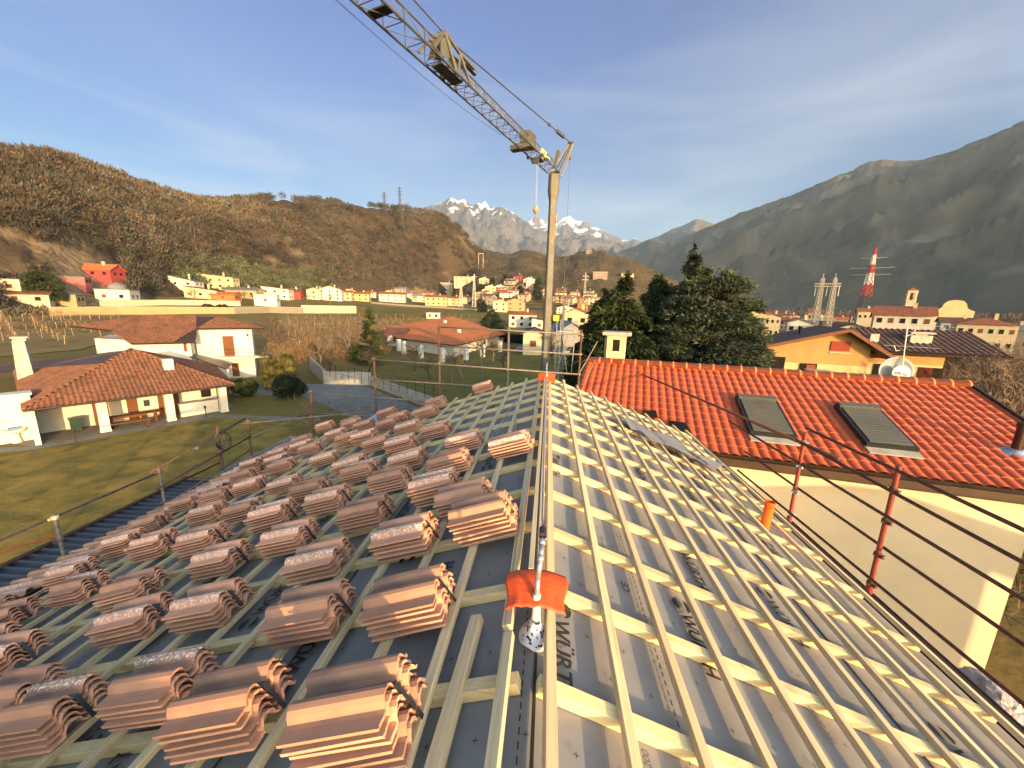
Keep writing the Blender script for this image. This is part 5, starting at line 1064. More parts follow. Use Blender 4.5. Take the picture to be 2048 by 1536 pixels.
q=hp(1570,665,W0-vn*4,vn); t=thing('black_dish','dark satellite dish standing on the ochre house roof','satellite dish',(q[0],q[1],q[2]-.8)); q=hp(1599,660,W0-vn*2,vn)
mb=MB(); mb.lathe(q,[(.02,.08),(.3,.04),(.42,-.01),(.3,.0),(.02,.04)],16,(.9,-.4,.1)); obj('reflector',mb,M_dark,t); mb=MB(); mb.tube(q-(0,0,1.2),q,.04,6); obj('mast',mb,M_dark,t)
# ---------------- village ----------------
WC={'rose':(.42,.26,.20),'white':(.66,.60,.48),'cream':(.58,.48,.30),'yellow':(.56,.43,.19),'ochre':(.42,.30,.14),'pink':(.50,.14,.12),'red':(.42,.06,.05),'orange':(.50,.17,.05),'grey':(.30,.27,.22),'stone':(.25,.21,.15),'lemon':(.62,.52,.26),'paleblue':(.45,.47,.46)}
RC_={'tile':(.26,.085,.035),'brown':(.13,.055,.035),'grey':(.12,.12,.125),'dark':(.05,.045,.045),'orange':(.40,.12,.04),'slate':(.17,.17,.17),'blue':(.20,.24,.29)}
def wm(k): return mat('render_'+k,tuple(x*.8 for x in WC[k]),tuple(x*.68 for x in WC[k]),scale=.6,bump=.1,bscale=8)
def rm(k): return mat('rooftile_'+k,RC_[k],tuple(x*.65 for x in RC_[k]),scale=.8,c3=tuple(x*1.35 for x in RC_[k]),s3=3,bump=.4,bscale=6,stretch=(2.2,.5,1),bdist=.06,rough=.85)
def vhouse(px,py,wpx,hw,depth,label,wall='cream',roof='tile',kind='gable',rot=0,rh=None,ridge='x',win=(3,2),name='house',cat='house',chim=1,ov=.6,D=None,group=None,zb=None,wcol=None,stair=False):
    """px,py = base centre of the front wall in the photo; wpx wall width in photo px; hw wall height (m)"""
    P=hit(px,py) if D is None else at_r(px,py if py else 640,D)
    dep=np.dot(P-CAM,FW); w=wpx*dep/FPX; a=-math.atan2(P[0],P[1])*.6+R(rot); z0=(P[2] if D is None else Tz(P[0],P[1])) if zb is None else zb
    t=thing(name,label,cat,(P[0],P[1],z0),group,rz=a)
    W=w/2; d=depth; mb=MB(); mb.box(-W,0,-3,W,d,hw)
    rh=rh if rh is not None else (.32*(d if ridge=='x' else w)/2+.1); ww=wm(wall)
    if kind=='gable':
        if ridge=='x': mb.prism([(-W,0,hw),(-W,d,hw),(-W,d/2,hw+rh)],(2*W,0,0))
        else: mb.prism([(-W,0,hw),(W,0,hw),(0,0,hw+rh)],(0,d,0))
    obj('wall',mb,ww,t,fixn=True); th=.22; mb=MB(); o=ov
    if kind=='gable':
        if ridge=='x':
            k=rh/(d/2); 
            for s_ in (0,1):
                e=(-W-o,(-o if not s_ else d+o),hw-k*o); r_=(-W-o,d/2,hw+rh); mb.prism([e,r_,(r_[0],r_[1],r_[2]+th),(e[0],e[1],e[2]+th)],(2*W+2*o,0,0))
        else:
            k=rh/W
            for s_ in (-1,1):
                e=(s_*(W+o),-o,hw-k*o); r_=(0,-o,hw+rh); mb.prism([e,r_,(0,-o,hw+rh+th),(e[0],-o,e[2]+th)],(0,d+2*o,0))
    elif kind=='hip':
        q=min(W,d/2)*.98; B=[(-W-o,-o,hw),(W+o,-o,hw),(W+o,d+o,hw),(-W-o,d+o,hw)]; T=[(-W+q,d/2,hw+rh),(W-q,d/2,hw+rh)] if W>d/2 else [(0,q,hw+rh),(0,d-q,hw+rh)]
        if W>d/2: mb.add(B+T,[(0,1,5,4),(1,2,5),(2,3,4,5),(3,0,4),(3,2,1,0)])
        else: mb.add(B+T,[(0,1,4),(1,2,5,4),(2,3,5),(3,0,4,5),(3,2,1,0)])
    elif kind=='mono':
        mb.prism([(-W-o,-o,hw),(-W-o,d+o,hw+rh),(-W-o,d+o,hw+rh+th),(-W-o,-o,hw+th)],(2*W+2*o,0,0)); m2=MB(); m2.prism([(-W,0,hw),(-W,d,hw),(-W,d,hw+rh)],(2*W,0,0)); obj('wall',m2,ww,t)
    elif kind=='tilt':   # single pitch falling to the right
        mb.prism([(-W-o,-o,hw+rh),(W+o,-o,hw),(W+o,-o,hw+th),(-W-o,-o,hw+rh+th)],(0,d+2*o,0)); m2=MB(); m2.prism([(-W,0,hw),(W,0,hw),(-W,0,hw+rh)],(0,d,0)); obj('wall',m2,ww,t)
    else: mb.box(-W-.2,-.2,hw,W+.2,d+.2,hw+.25)
    rf=obj('roof',mb,rm(roof),t)
    if chim: mb=MB(); x=W*.35; mb.box(x-.35,d*.42-.35,hw,x+.35,d*.42+.35,hw+rh+1.0); mb.box(x-.45,d*.42-.45,hw+rh+.95,x+.45,d*.42+.45,hw+rh+1.1); obj('chimney',mb,wm('cream'),rf)
    nx,nz=win; 
    for j in range(nz):
        for i in range(nx):
            zc_=hw*(j+.55)/nz; x=-W+2*W*(i+.5)/nx; ww_=min(.6,W/nx*.45); mb=MB(); mb.box(x-ww_,-.06,zc_-.65,x+ww_,.02,zc_+.55); obj('window',mb,M_wood_br if (i+j)%3==0 else M_dark,t)
        zc_=hw*(j+.55)/nz
        for yy in (d*.3,d*.7): mb=MB(); mb.box(W-.02,yy-.5,zc_-.6,W+.05,yy+.5,zc_+.5); obj('window',mb,M_dark,t)
    return t,w,a
def hs(*a,**k): return vhouse(*a,**k)
# left slope
hs(186,554,60,3.0,8,'bright pink house with orange roof standing high on the brown hillside','red','orange','gable',rot=-14,ridge='x',win=(3,1),rh=2.2)
hs(143,568,40,2.4,5,'flat-topped pink garage below the pink house','pink','slate','flat',win=(0,1),chim=0)
mb=MB(); 
g_=thing('garage_door','wide dark garage door in the pink garage','garage door',tuple(hit(143,566))) if False else None
hs(55,608,60,3.0,7,'long low shed with rust-red roof at the far left','cream','brown','gable',rot=10,win=(2,1),chim=0)
hs(22,588,30,4.2,7,'small cream house behind the low rust-roofed shed','cream','slate','flat',win=(1,1),chim=0)
hs(122,609,46,3.2,6,'ochre flat-topped garage beside the cemetery wall','ochre','slate','hip',win=(0,1),chim=0,rh=1.2)
t,w_h,a_=hs(228,607,52,5.0,9,'white cube chapel with grey dome beside the cemetery','white','slate','flat',win=(2,1),name='chapel',cat='chapel',chim=0)
mb=MB(); mb.lathe((0,4.5,5.2),[(3.0,0),(2.8,.9),(2.1,1.8),(1.1,2.4),(.2,2.6)],18); obj('dome',mb,rm('slate'),t,smooth=True)
hs(365,582,44,5.0,9,'white house with grey single-pitch roof at the left end of the terraced group','white','grey','tilt',rot=-10,rh=2.8,win=(2,2))
hs(432,577,62,6.5,9,'yellow house with large grey single-pitch roof above its neighbours','lemon','slate','tilt',rot=-8,rh=2.0,win=(4,2))
hs(402,597,56,4.0,8,'white house with dark sloping roof in front of the yellow house','cream','dark','tilt',rot=-8,rh=2.0,win=(3,1))
hs(446,601,44,3.0,7,'small bright orange house among the grey-roofed houses','orange','orange','gable',rot=-12,win=(1,1),chim=0)
hs(482,596,58,4.6,9,'ochre house with wide grey roof right of the yellow house','ochre','grey','gable',rot=-10,win=(3,1))
hs(551,598,50,6.0,9,'white two-storey house with grey roof and dark terrace','white','grey','tilt',rot=-6,rh=1.6,win=(3,2))
hs(587,598,26,5.0,8,'small red house beside the white two-storey house','red','brown','gable',win=(1,2))
hs(628,599,26,6.5,9,'pale pink apartment house with brown balconies, left of the tall gable','cream','tile','gable',ridge='y',win=(1,2))
hs(660,601,44,7.5,11,'tall white gabled apartment house with balconies at the hill foot','white','tile','gable',ridge='y',win=(3,3))
hs(688,601,28,6.0,9,'cream house with orange roof and brown balcony','cream','tile','gable',win=(2,2))
hs(720,602,34,5.5,9,'yellow house with orange roof left of the bare field','yellow','tile','gable',win=(3,2))
hs(784,604,50,6.5,10,'wide white house with orange roof and two balconies behind the field','white','tile','gable',win=(4,2))
hs(840,604,32,5.5,9,'cream house with solar panels on its roof','cream','blue','gable',win=(2,2))
hs(872,612,42,7.0,10,'long yellow house with arched loggias','yellow','tile','gable',win=(4,2))
hs(906,612,34,6.5,10,'bright yellow house joined to the long yellow house','lemon','tile','gable',win=(3,2))
hs(930,608,26,6.5,9,'pale house with brown shutters behind the lattice towers','cream','tile','gable',win=(2,2))
hs(790,585,42,4.5,12,'long grey greenhouse-like building at the hill foot','grey','slate','gable',win=(6,1),chim=0)
hs(893,579,28,9,10,'plain beige block of flats with brown openings','cream','slate','flat',win=(2,3),cat='building',name='block_of_flats')
hs(928,572,40,11,12,'tallest cream stepped block of flats on the slope','cream','slate','flat',win=(4,4),cat='building',name='block_of_flats')
# centre village climbing to the knoll
cent=[(975,585,22,'cream','tile','small cream house just left of the dark cypress clump'),(1000,576,20,'white','tile','small white house climbing the slope at the village centre'),(1018,566,22,'cream','brown','brown-roofed house in the upper part of the village'),(1012,588,26,'white','tile','white gabled house below the upper village'),
(1042,577,22,'rose','tile','faded pink house left of the crane mast'),(985,605,30,'grey','tile','grey house with red roof beside the ochre gabled house'),(1035,553,16,'red','dark','tiny red-walled house highest on the slope'),(1060,590,20,'cream','orange','orange-roofed house near the crane mast'),(968,560,20,'cream','slate','grey-roofed house under the foot of the steep hill'),
(1060,568,16,'white','tile','small white house beside the terraced track'),(1132,597,24,'yellow','orange','bright little yellow house right of the crane mast'),(1150,590,18,'cream','tile','cream house right of the little yellow house'),(1120,580,16,'grey','tile','grey house below the knoll right of the mast'),(1165,612,20,'orange','tile','tall orange house with square chimney'),(1175,585,18,'cream','brown','cream house beside the dark conifers')]
for i,(px,py,w_,wc_,rc_,lb) in enumerate(cent): hs(px,py+8,w_,random.uniform(4.5,6.5),8,lb,wc_,rc_,'gable',rot=random.uniform(-20,20),ridge=random.choice('xy'),win=(2,2))
hs(1200,558,28,9,14,'pinkish castle-like villa on the slope of the knoll','rose','slate','flat',win=(4,2),chim=0,cat='villa',name='villa')
hs(1255,556,24,6,9,'brown-roofed house alone on the knoll slope','cream','tile','gable')
hs(1178,508,12,7,9,'ruined stone tower on top of the knoll','stone','slate','flat',cat='ruin',name='tower_ruin',chim=0,win=(0,1))
hs(1030,622,40,7.0,11,'ochre gabled church-like house with tall narrow window','ochre','tile','gable',ridge='y',win=(2,2))
hs(1000,624,28,7.0,11,'pale gabled house attached left of the ochre one','cream','tile','gable',ridge='y',win=(2,2))
hs(1043,655,52,5.2,9,'white house with red-brown hip roof, balcony and two white chimneys','white','tile','hip',rot=-6,win=(3,2))
hs(1078,660,30,3.5,9,'white house half hidden by the crane mast','white','dark','tilt',rh=1.2,win=(1,1),chim=0)
hs(1066,690,40,4.2,8,'beige gabled shed with dark roof left of the crane mast','cream','dark','gable',ridge='y',win=(1,1),chim=0,D=75)
hs(1145,672,80,3.9,14,'low building with broad pale blue-grey metal roof right of the mast','grey','blue','gable',rot=10,ridge='y',win=(0,1),chim=0,D=78,rh=2.4)
hs(1152,648,52,7.8,10,'cream gabled house with stone base left of the conifers','cream','tile','gable',ridge='y',rot=-8,win=(2,2),D=105)
hs(1130,628,34,4.5,9,'white gabled house right behind the crane mast','white','tile','gable',ridge='y')
cw=['cream','white','grey','cream','lemon','white','rose','cream']; cr=['tile','brown','orange','tile','slate']
wn_={'cream':'cream','white':'white','grey':'grey','lemon':'pale yellow','rose':'rose'}; rn_={'tile':'red-brown','brown':'dark brown','orange':'orange','slate':'grey'}
ii=0; ORD3=ORD+['sixteenth','seventeenth','eighteenth','nineteenth','twentieth','twenty-first','twenty-second','twenty-third','twenty-fourth','twenty-fifth','twenty-sixth','twenty-seventh','twenty-eighth','twenty-ninth','thirtieth']
for k in range(30):
    px=958+k*(235/30)+random.uniform(-2,2)
    if 1088<px<1112: continue
    py=(600 if px<1100 else 606)-abs(random.gauss(0,15))*(1 if px<1080 else .7)+4
    a_=cw[k%8]; b_=cr[(k*3)%5]; ii+=1
    hs(px,py,random.uniform(15,24),random.uniform(4,6.5),8,f'small {wn_[a_]} house, {ORD3[ii-1]} from the left in the cluster below the knoll',a_,b_,'gable',rot=random.uniform(-30,20),ridge=random.choice('xyx'),win=(2,2))
cw2=['lemon','white','cream','yellow','white']
for k in range(9):
    px=590+k*38+random.uniform(-6,6); a_=cw2[k%5]; hs(px,596-random.uniform(0,5),random.uniform(18,28),5,8,f'small house at the hill foot, {ORD2(k+1)} from the left behind the larger ones',a_,'tile','gable',rot=random.uniform(-20,10),ridge=random.choice('xy'),win=(2,2))
for k in range(16):
    px=1530+k*31+random.uniform(-8,8); D_=random.uniform(300,480); a_=cw[(k*3)%8]; hs(px,0,random.uniform(18,30),random.uniform(5,9),9,f'distant {wn_[a_]} town house, {ORD3[k]} from the left along the mountain foot',a_,'tile',random.choice(['gable','hip']),rot=random.uniform(-30,20),ridge=random.choice('xy'),win=(3,2),D=D_,zb=0)

hs(860,676,40,3.2,8,'white garage with blue-grey door left of the bungalow','paleblue','tile','gable',win=(1,1),D=110,chim=0) if False else hs(792,678,34,2.6,6,'white garage behind the left end of the bungalow','paleblue','brown','gable',win=(1,1),D=88,chim=0)
hs(866,638,26,3.0,5,'small white hut standing behind the bungalow roof','white','slate','flat',win=(2,1),chim=0)
# town on the right
rt=[(1508,640,36,'yellow','tile','bright yellow house with gable at the edge of the large conifers',9,'y',150),(1545,634,26,'cream','tile','yellow house with three round vents in its gable',8,'y',170),(1560,662,80,'cream','brown','wide brown-roofed house with two chimneys in front of the lattice towers',3.6,'x',75),
(1600,650,44,'white','slate','white gabled house with balcony left of the twin lattice towers',6.5,'y',140),(1575,628,22,'cream','tile','small house with red roof behind the white gabled house',5,'x',260),(1628,622,20,'grey','tile','tall grey house with red roof touching the twin lattice towers',10,'x',240),(1655,640,60,'stone','brown','long dark-roofed building behind the twin lattice towers',5,'x',180),
(1705,655,44,'cream','dark','cream gabled house with a bare tree in front',6,'y',130),(1730,626,24,'cream','tile','square house with pyramid orange roof left of the white block',11,'x',260),(1770,640,36,'white','tile','white wing on the left of the large white block',9,'x',170),(1680,622,26,'cream','orange','orange-roofed house between the lattice towers',6,'x',300),
(1870,655,60,'stone','brown','dark brown gabled house in front of the cream convent',4.5,'x',120),(1845,670,40,'cream','dark','low dark-roofed cream house beside the aerial mast',3.2,'x',85),(1920,634,50,'paleblue','brown','long pale building with dark roof under the curved church front',7.5,'x',210),(2030,640,60,'stone','slate','plain stone building at the right edge',6,'x',200),(1540,612,30,'cream','tile','small roofs beyond the yellow house',4,'x',330),(1595,608,24,'cream','brown','low brown roof under the leafless trees',4,'x',380)]
for px,py,w_,wc_,rc_,lb,h_,rg,D_ in rt: hs(px,py+10,w_,h_,9,lb,wc_,rc_,'gable',rot=-12+random.uniform(-4,4),ridge=rg,win=(3,2),D=D_,zb=0)
hs(1800,665,84,9.6,12,'large white four-storey block with red-brown gable roof','white','tile','gable',rot=-14,ridge='x',win=(5,3),D=140,zb=0,cat='building',name='apartment_building')
hs(1975,650,80,7.5,12,'cream convent with long orange-brown hip roof at the right','cream','tile','hip',rot=-10,win=(6,2),D=170,zb=0,cat='building',name='convent')
# bell tower
P=at_r(1815,625,300); k=1
t=thing('bell_tower','tall cream bell tower with open arched belfry rising above the town','bell tower',(P[0],P[1],0),rz=-.5)
top_z=hp(1820,578,P,(P[0],P[1],0))[2]; mb=MB(); mb.box(-1.9,-1.9,0,1.9,1.9,top_z-6); mb.box(-2.1,-2.1,top_z-6.2,2.1,2.1,top_z-5.8); obj('shaft',mb,wm('cream'),t)
mb=MB()
for i in (-1,1):
    for j in (-1,1): mb.box(i*1.4-.5,j*1.4-.5,top_z-5.8,i*1.4+.5,j*1.4+.5,top_z-1.9)
mb.box(-2,-2,top_z-2.1,2,2,top_z-.8); obj('belfry',mb,wm('cream'),t)
mb=MB(); mb.add([(-2.3,-2.3,top_z-.8),(2.3,-2.3,top_z-.8),(2.3,2.3,top_z-.8),(-2.3,2.3,top_z-.8),(0,0,top_z+.9)],[(0,1,4),(1,2,4),(2,3,4),(3,0,4),(3,2,1,0)]); obj('roof',mb,rm('tile'),t); mb=MB(); mb.lathe((0,0,top_z-5),[(1.1,0),(.9,.6),(.6,1.4),(.1,1.7)],12); obj('bell',mb,M_bronze,t)
P=at_r(1905,632,230); z1=hp(1905,600,P,(P[0],P[1],0))[2]
t=thing('church_gable','curved baroque yellow church front peeping over the long dark roof','church',(P[0],P[1],0),rz=-.55); mb=MB(); pr_=[(-5.5,0),(5.5,0),(5.5,z1-4.2),(4.2,z1-3.6),(3.4,z1-3.0),(3.0,z1-1.4),(2,z1-.3),(0,z1),(-2,z1-.3),(-3,z1-1.4),(-3.4,z1-3),(-4.2,z1-3.6),(-5.5,z1-4.2)]; mb.prism([(x,0,z) for x,z in pr_],(0,1.2,0)); obj('wall',mb,wm('lemon'),t); mb=MB(); mb.box(-5,1.2,0,5,14,z1-4.6); mb.prism([(-5.4,1.2,z1-4.6),(5.4,1.2,z1-4.6),(0,1.2,z1-2.6)],(0,12.8,0)); obj('nave',mb,wm('cream'),t)
# cemetery wall and chapel front
def longwall(pts,h,m,label,cat='wall',cap=.12,name='boundary_wall'):
    W_=[hit(x,y) for x,y in pts]; t=thing(name,label,cat,tuple(W_[0])); mb=MB(); mc=MB()
    for a,b_ in zip(W_[:-1],W_[1:]):
        n=max(1,int(np.linalg.norm(b_-a)/12))
        for k in range(n):
            p=a+(b_-a)*k/n; q=a+(b_-a)*(k+1)/n; zp,zq=Tz(p[0],p[1]),Tz(q[0],q[1]); mb.prism([(p[0],p[1],zp-1),(q[0],q[1],zq-1),(q[0],q[1],zq+h),(p[0],p[1],zp+h)],(0.0,.5,0)); mc.prism([(p[0],p[1]-.1,zp+h),(q[0],q[1]-.1,zq+h),(q[0],q[1]-.1,zq+h+cap),(p[0],p[1]-.1,zp+h+cap)],(0.0,.7,0))
    obj('wall',mb,m,t); obj('coping',mc,M_concrete,t); return t
longwall([(100,632),(240,629),(350,628),(470,628)],2.4,wm('ochre'),'long ochre cemetery wall running behind the white villa')
longwall([(470,628),(540,626),(605,627)],2.6,wm('stone'),'rough stone wall joining the cemetery wall to the yellow shed wall')
longwall([(603,626),(712,626)],3.4,wm('lemon'),'smooth bright yellow wall standing at the vineyard edge')
longwall([(200,612),(330,611),(480,612)],2.2,wm('cream'),'upper cream wall of the cemetery with small tombs behind')
longwall([(742,607),(900,618),(1000,624)],1.0,wm('stone'),'low stone wall along the far edge of the bare field')
hs(532,612,40,5.5,6,'white chapel front with arched doorway on the cemetery wall','white','slate','flat',win=(1,1),name='chapel',cat='chapel',chim=0)
for i in range(26):
    px=200+i*11+random.uniform(-3,3); P=hit(px,621+random.uniform(-4,1)); t=thing('tomb','small pale tomb or monument inside the cemetery walls','tomb',tuple(P),'tombs in the cemetery'); s_=random.uniform(.5,1.4); mb=MB(); mb.box(-s_,-.5,-.5,s_,.5,random.uniform(1.2,3.0)); 
    o=obj('stone',mb,M_white if i%3 else M_concrete,t); 
# ---------------- pylons ----------------
M_lat=mat('lattice_steel',(.52,.47,.36),(.40,.36,.28),scale=2,rough=.5,metal=.3)
M_redpy=mat('red_pylon_paint',(.42,.05,.04)); M_whpy=mat('white_pylon_paint',(.66,.62,.58)); M_dkpy=mat('dark_lattice',(.06,.06,.055))
def lattice(mb,c0,c1,w0,w1,n,r):
    c0,c1=np.array(c0,float),np.array(c1,float)
    def cor(v): c=c0+(c1-c0)*v; w_=(w0+(w1-w0)*v)/2; return [c+np.array((i*w_,j*w_,0)) for i,j in ((-1,-1),(1,-1),(1,1),(-1,1))]
    for k in range(n):
        A,B=cor(k/n),cor((k+1)/n)
        for i in range(4): mb.tube(A[i],B[i],r,4,cap=False); mb.tube(A[i],B[(i+1)%4],r*.6,4,cap=False); mb.tube(A[(i+1)%4],B[i],r*.6,4,cap=False); mb.tube(B[i],B[(i+1)%4],r*.6,4,cap=False)
# twin portal tower
P=at_r(1640,655,170); P[2]=0; u_=np.array((math.cos(R(-35)),math.sin(R(-35)),0)); t=thing('power_pylon','pale twin-legged lattice portal pylon with a cross beam','pylon',tuple(P)); zt=hp(1655,547,P,(P[0],P[1],0))[2]
sep=abs(np.linalg.norm(hp(1675,560,P,(P[0],P[1],0))-hp(1650,560,P,(P[0],P[1],0))))/2
for s_ in (-1,1): mb=MB(); lattice(mb,P+u_*s_*sep*1.15,P+u_*s_*sep+(0,0,zt-1.5),2.0,.7,13,.10); mb.tube(P+u_*s_*sep+(0,0,zt-1.5),P+u_*s_*sep+(0,0,zt),.12,4); obj('lattice_leg',mb,M_lat,t)
mb=MB(); zb_=zt-4.2
for zz_2 in (0,1.0):
    for o_ in (-.5,.5): mb.beam(P+u_*-sep*2.1+(o_,o_,zb_+zz_2*(.9)),P+u_*sep*2.1+(o_,o_,zb_+zz_2*.9),.18,.18)
for k in range(14): a=-sep*2.1+k*sep*4.2/14; mb.beam(P+u_*a+(0,0,zb_),P+u_*(a+sep*.15)+(0,0,zb_+.9),.5,.1)
obj('cross_beam',mb,M_lat,t)
mb=MB()
for s_ in (-1.9,0,1.9): mb.tube(P+u_*sep*s_+(0,0,zb_),P+u_*sep*s_+(0,0,zb_-3.2),.12,6)
obj('insulator',mb,M_lat,t)
# red and white tower
P=at_r(1722,640,330); P[2]=0; t=thing('power_pylon','tall red and white lattice pylon with dark base','pylon',tuple(P)); zt=hp(1740,497,P,(P[0],P[1],0))[2]; ar=zt*.0
segs=[(0,.42,M_dkpy),(.42,.56,M_redpy),(.56,.70,M_whpy),(.70,.80,M_redpy),(.80,.92,M_whpy),(.92,1.,M_redpy)]
for a,b_,m_ in segs:
    mb=MB(); wf_=lambda v: 10*(1-v)**1.1*.9+1.2; lattice(mb,P+(0,0,zt*a),P+(0,0,zt*b_),wf_(a)*.62,wf_(b_)*.62,max(2,int((b_-a)*16)),.22); obj('lattice_section',mb,m_,t)
for v,l_ in ((.68,9),(.76,10),(.88,6)):
    mb=MB(); q=P+(0,0,zt*v); lattice(mb,q,q+u_*l_+(0,0,.3),1.2,.2,4,.12); lattice(mb,q,q-u_*l_+(0,0,.3),1.2,.2,4,.12); obj('cross_arm',mb,M_lat,t)
def skyp(px,py0,py1,r,label,arms=((.9,3),(.78,4),(.66,3.4))):
    P=at_r(px,py0,r); zt=at_r(px,py1,r)[2]; P[2]-=6; h=zt-P[2]; t=thing('power_pylon',label,'pylon',tuple(P)); mb=MB(); lattice(mb,P,P+(0,0,h),3.4,.5,9,.16); obj('lattice_mast',mb,M_dkpy if px<900 else M_lat,t); mb=MB()
    for v,l_ in arms: mb=MB(); mb.beam(P+(-l_,0,h*v),P+(l_,0,h*v),.35,.5); obj('cross_arm',mb,M_dkpy if px<900 else M_lat,t)
skyp(800,412,372,560,'taller of the two small pylons on the hill crest'); skyp(769,410,383,560,'shorter of the two small pylons on the hill crest'); skyp(805,445,412,540,'small pylon just below the hill crest')
skyp(948,612,548,330,'left lattice mast of the pair in front of the yellow houses',arms=((.93,2.2),)); skyp(922,612,560,320,'right of the block of flats, slim lattice mast beside the yellow houses',arms=((.95,2.2),))
skyp(1168,605,545,420,'thin lattice pylon right of the crane mast',arms=((.9,3),(.8,3)))
for s_,px in ((0,957),(1,966)):
    P=at_r(px,540,560); z_=at_r(px,507,560)[2]; 
    if s_==0: tt=thing('power_pole','pair of wooden poles with crossbar at the foot of the steep hill','power pole',tuple(P)); mb=MB(); Q=at_r(966,507,560); Q0=at_r(957,507,560); mb.beam(Q0,Q,.5,.5); obj('crossbar',mb,M_lat,tt)
    mb=MB(); mb.tube(P-(0,0,6),(P[0],P[1],z_),.35,5); obj('pole',mb,M_lat,tt)
# ---------------- fields and vineyards ----------------
def field(name,pts,m,lift=.12):
    W_=[hit(x,y) for x,y in pts]; mb=MB(); c=sum(W_)/len(W_); n=14
    # drape: fan of small quads
    A,B,C,D_=W_; V=[];F=[]
    for j in range(n+1):
        for i in range(n+1):
            u,v=i/n,j/n; p=(A*(1-u)+B*u)*(1-v)+(D_*(1-u)+C*u)*v; V.append((p[0],p[1],Tz(p[0],p[1])+lift))
    for j in range(n):
        for i in range(n): a=j*(n+1)+i; F.append((a,a+1,a+n+2,a+n+1))
    o=npmesh(name,np.array(V),np.array(F),m,smooth=True); setp(o,kind='structure')
M_fld=mat('green_brown_field',(.12,.105,.03),(.17,.12,.045),scale=.05,world=True,c3=(.09,.10,.03),s3=.1,rough=1,spec=.03)
M_soil=mat('ploughed_vineyard_soil',(.16,.11,.05),(.22,.16,.07),scale=.08,world=True,c3=(.10,.085,.035),s3=.3,bump=.4,bscale=1.2,bdist=.2,rough=1,spec=.03,detail=8)
field('field',[(735,612),(990,622),(1030,636),(735,634)],M_fld)
field('vineyard_ground',[(560,632),(1010,640),(900,662),(560,690)],M_soil,.10)
field('vineyard_ground',[(-60,622),(330,632),(160,700),(-60,720)],M_soil,.10)
# vineyard posts: real posts in rows
pp=MB(); pp.tube((0,0,-.2),(0,0,1.6),.05,5); post0=obj('vineyard_post',pp,mat('weathered_post',(.34,.28,.18),(.22,.18,.12),scale=6),None); firstp=True
cnt=0; vinesP=[]
def row(p0,p1,n):
    global firstp,cnt
    A,B=hit(*p0),hit(*p1)
    for k in range(n):
        v=(k+random.uniform(-.15,.15))/max(1,n-1); x,y=A[0]+(B[0]-A[0])*v,A[1]+(B[1]-A[1])*v; o=post0 if firstp else post0.copy()
        if not firstp: COL.objects.link(o)
        firstp=False; o.location=(x,y,Tz(x,y)); o.rotation_euler=(random.uniform(-.08,.08),random.uniform(-.08,.08),0); s_=random.uniform(.85,1.25); o.scale=(1,1,s_)
        setp(o,'weathered vineyard post in a row of bare vines','post','vineyard posts'); cnt+=1
    for k in range(n*5):
        v=k/(n*5-1); vinesP.append((A[0]+(B[0]-A[0])*v+random.uniform(-.3,.3),A[1]+(B[1]-A[1])*v+random.uniform(-.3,.3)))
for (a,b_,n) in (((575,640),(880,640),22),((560,650),(800,650),16),((560,663),(700,655),12),((580,676),(660,666),8),((640,633),(1000,634),24),((-20,632),(120,632),9),((-20,645),(180,640),11),((-20,662),(170,655),10),((-20,684),(150,672),8),((60,640),(130,690),8),((100,636),(200,672),8),((140,636),(240,640),6),((620,690),(690,684),6),((600,700),(640,690),4),((5,636),(40,690),7)): row(a,b_,n)
P=np.array([(x,y,Tz(x,y)) for x,y in vinesP]); V,F,B=blades(P,np.full(len(P),1.9),nper=16,thin=.035,spread=.9,col=(.17,.10,.055),seed=41); setp(npmesh('bare_vines',V,F,M_twig,B),'rows of bare brown vines between the vineyard posts','vines',kind='stuff')
# dry brush and rough grass
r=np.random.default_rng(51); P=[]
for _ in range(5200):
    a,b_=r.uniform(0,1,2); px=535+a*420; py=640+b_*100*(1-.45*a)
    if 780<px and py>668: continue
    q=hit(px,py); P.append(q)
V,F,B=blades(np.array(P),r.uniform(.6,2.0,len(P)),nper=14,thin=.05,spread=1.3,col=(.20,.115,.05),seed=52); setp(npmesh('dry_brush',V,F,M_twig,B),'dry reddish brush and grass on the rough ground behind the garden','brush',kind='stuff')
P=[]; 
for _ in range(1500):
    px=r.uniform(600,950); py=r.uniform(800,905); q=hz(px,py,0)
    if q[0]<-8.2 or q[1]>10.8: P.append((q[0],q[1],0))
V,F,B=blades(np.array(P),r.uniform(.3,.9,len(P)),nper=12,thin=.045,spread=1.4,col=(.10,.085,.05),seed=53); setp(npmesh('garden_brush',V,F,M_twig,B),'tangled dry weeds between the gravel court and the scaffold','brush',kind='stuff')
